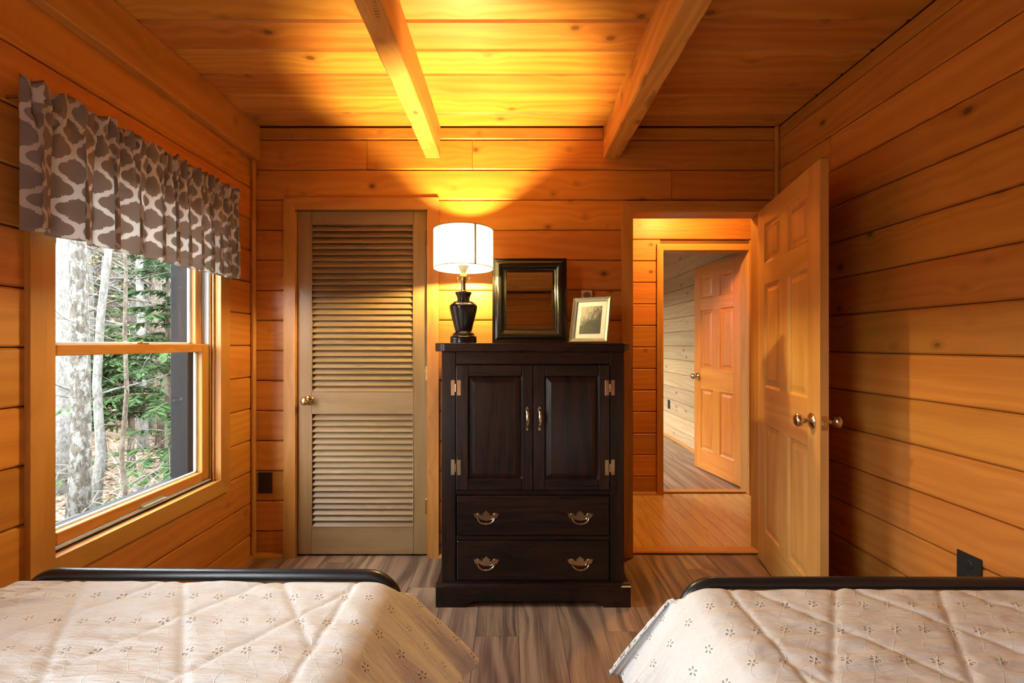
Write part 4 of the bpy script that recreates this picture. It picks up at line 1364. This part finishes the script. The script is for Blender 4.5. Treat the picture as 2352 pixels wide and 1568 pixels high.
# arching pale shrubs
for i, (px, Y, hh) in enumerate(((160, 3.6, 1.5), (230, 4.6, 1.6), (350, 5.0, 1.7), (300, 6.2, 1.9), (430, 6.0, 2.2))):
    x, y = at(px, Y)
    rng = random.Random(40 + i)
    o = empty('twiggy_shrub', (x, y, hz(x, y) - .03), 0, ['pale bare shrub at the foot of the thick trunk', 'bare arching shrub left of the thin sapling', 'bare shrub with long pale twigs right of the thin sapling',
              'tangled bare shrub below the evergreen boughs', 'tall bare shrub beside the window jamb'][i], 'shrub', 'bare shrubs outside')
    mb = MB()
    for _ in range(26):
        a = rng.uniform(0, 6.28); d = Vector((math.cos(a) * rng.uniform(.2, .8), math.sin(a) * rng.uniform(.2, .8), 1))
        p = [Vector((rng.uniform(-.15, .15), rng.uniform(-.15, .15), 0))]
        L = hh * rng.uniform(.5, 1)
        for k in range(6):
            d = d + Vector((rng.uniform(-.2, .2), rng.uniform(-.2, .2), -.22)); p.append(p[-1] + d.normalized() * L / 6)
        mb.tube(p, [.006, .0055, .005, .0045, .004, .003, .002], 4)
    tag(mb.build('stems', M['twig'], o), kind='stuff')

def hemlock(px, Y, h, spread, seed, label, low=.08):
    rng = random.Random(seed)
    x, y = at(px, Y)
    o = empty('evergreen_tree', (x, y, hz(x, y) - .1), 0, label, 'evergreen', 'evergreens outside')
    a, b = MB(), MB()
    pts = [(rng.uniform(-.03, .03), rng.uniform(-.03, .03), h * i / 6) for i in range(7)]
    a.tube(pts, [.07 * (1 - i / 6.5) for i in range(7)], 8)
    vs = []; fs = []
    for _ in range(85):
        t = rng.uniform(low, .98)
        an = rng.uniform(0, 6.283)
        L = spread * (1.05 - t) * rng.uniform(.6, 1.1) + .12
        d = Vector((math.cos(an), math.sin(an), .25))
        p = [Vector((0, 0, h * t))]
        for k in range(6):
            d.z -= .11; p.append(p[-1] + d.normalized() * L / 6)
        a.tube(p, [.010 * (1 - k / 7) for k in range(7)], 4)
        for k in range(1, 7):
            for _ in range(9):
                q = p[k - 1].lerp(p[k], rng.random())
                sd = Vector((-d.y, d.x, 0)).normalized() * rng.choice((-1, 1))
                dr = (d.normalized() * rng.uniform(.1, .8) + sd * rng.uniform(.3, 1) + Vector((0, 0, rng.uniform(-.45, .1)))).normalized()
                l = rng.uniform(.08, .2) * (1 if k < 6 else .8)
                w = dr.cross(Vector((rng.uniform(-.3, .3), rng.uniform(-.3, .3), 1))).normalized() * rng.uniform(.018, .03)
                i0 = len(vs)
                vs += [tuple(q), tuple(q + dr * l * .5 + w), tuple(q + dr * l), tuple(q + dr * l * .5 - w)]
                fs.append((i0, i0 + 1, i0 + 2, i0 + 3))
    a.build('trunk', M['bark2'], o, True)
    tag(MB().add(vs, fs).build('needles', M['needles'], o), kind='stuff')
hemlock(388, 6.2, 4.6, 1.35, 61, 'green evergreen tree at the right of the window view')
hemlock(300, 7.6, 2.6, 1.5, 62, 'low spreading evergreen in the middle of the window view', .4)
hemlock(235, 7.4, 2.3, 1.1, 63, 'small evergreen right of the thick trunk', .4)
hemlock(350, 10.5, 6.5, 1.7, 64, 'tall evergreen behind the low spreading one')
hemlock(120, 11.0, 7.5, 1.9, 65, 'tall evergreen at the left edge of the window view')
hemlock(235, 13.0, 6.0, 1.9, 66, 'distant evergreen above the slim leaning tree')

# a bush still holding yellow leaves
def leafy(px, Y, h, seed, label):
    rng = random.Random(seed)
    x, y = at(px, Y)
    o = empty('autumn_bush', (x, y, hz(x, y)), 0, label, 'bush', 'autumn bushes outside')
    a, b = MB(), MB()
    branchy(rng, (0, 0, 0), h, .03, (.02, 0), 24, a, b, blen=.4, first=.1)
    vs = []; fs = []
    for v in b.v[::3]:
        if rng.random() < .35:
            s = rng.uniform(.025, .05); p = Vector(v)
            d = Vector((rng.uniform(-1, 1), rng.uniform(-1, 1), rng.uniform(-1, .3))).normalized() * s
            w = d.orthogonal().normalized() * s * .6
            i0 = len(vs); vs += [tuple(p), tuple(p + d + w), tuple(p + d * 2), tuple(p + d - w)]; fs.append((i0, i0 + 1, i0 + 2, i0 + 3))
    a.build('stem', M['bark2'], o, True); tag(b.build('branches', M['bark2'], o, True), kind='stuff')
    tag(MB().add(vs, fs).build('leaves', M['yellowleaf'], o), kind='stuff')
leafy(195, 9.0, 4.5, 71, 'thin bush with yellow leaves behind the thick trunk')
leafy(330, 12.0, 5.0, 72, 'thin bush with tan leaves behind the low evergreen')

# the woods further off: copies of a few bare trees up the slope
protos = []
for i in range(5):
    rng = random.Random(90 + i)
    a, b = MB(), MB()
    branchy(rng, (0, 0, 0), rng.uniform(11, 16), rng.uniform(.09, .17), (rng.uniform(-.04, .04), rng.uniform(-.04, .04)), 26, a, b, first=.12, blen=.26, sub=3, rb=.28, wig=.12)
    o = empty('woodland_tree', (0, 0, 0), 0, 'bare grey woodland tree further up the slope outside', 'tree', 'bare trees up the slope')
    mt = M['bark3'] if i % 2 else M['bark2']
    a.build('trunk', mt, o, True); tag(b.build('branches', mt, o, True), kind='stuff')
    protos.append(o)
rng = random.Random(5)
k = 0
for i in range(110):
    Y = 9 + 34 * (i / 110) + rng.uniform(-1, 1)
    px = rng.uniform(90, 470)
    x, y = at(px, Y)
    o = protos[k] if k < 5 else copy_tree(protos[rng.randint(0, 4)])
    k += 1
    o.location = (x, y, hz(x, y) - .1)
    o.rotation_euler = (0, 0, rng.uniform(0, 6.28))
    s = rng.uniform(.75, 1.2); o.scale = (s, s, s)
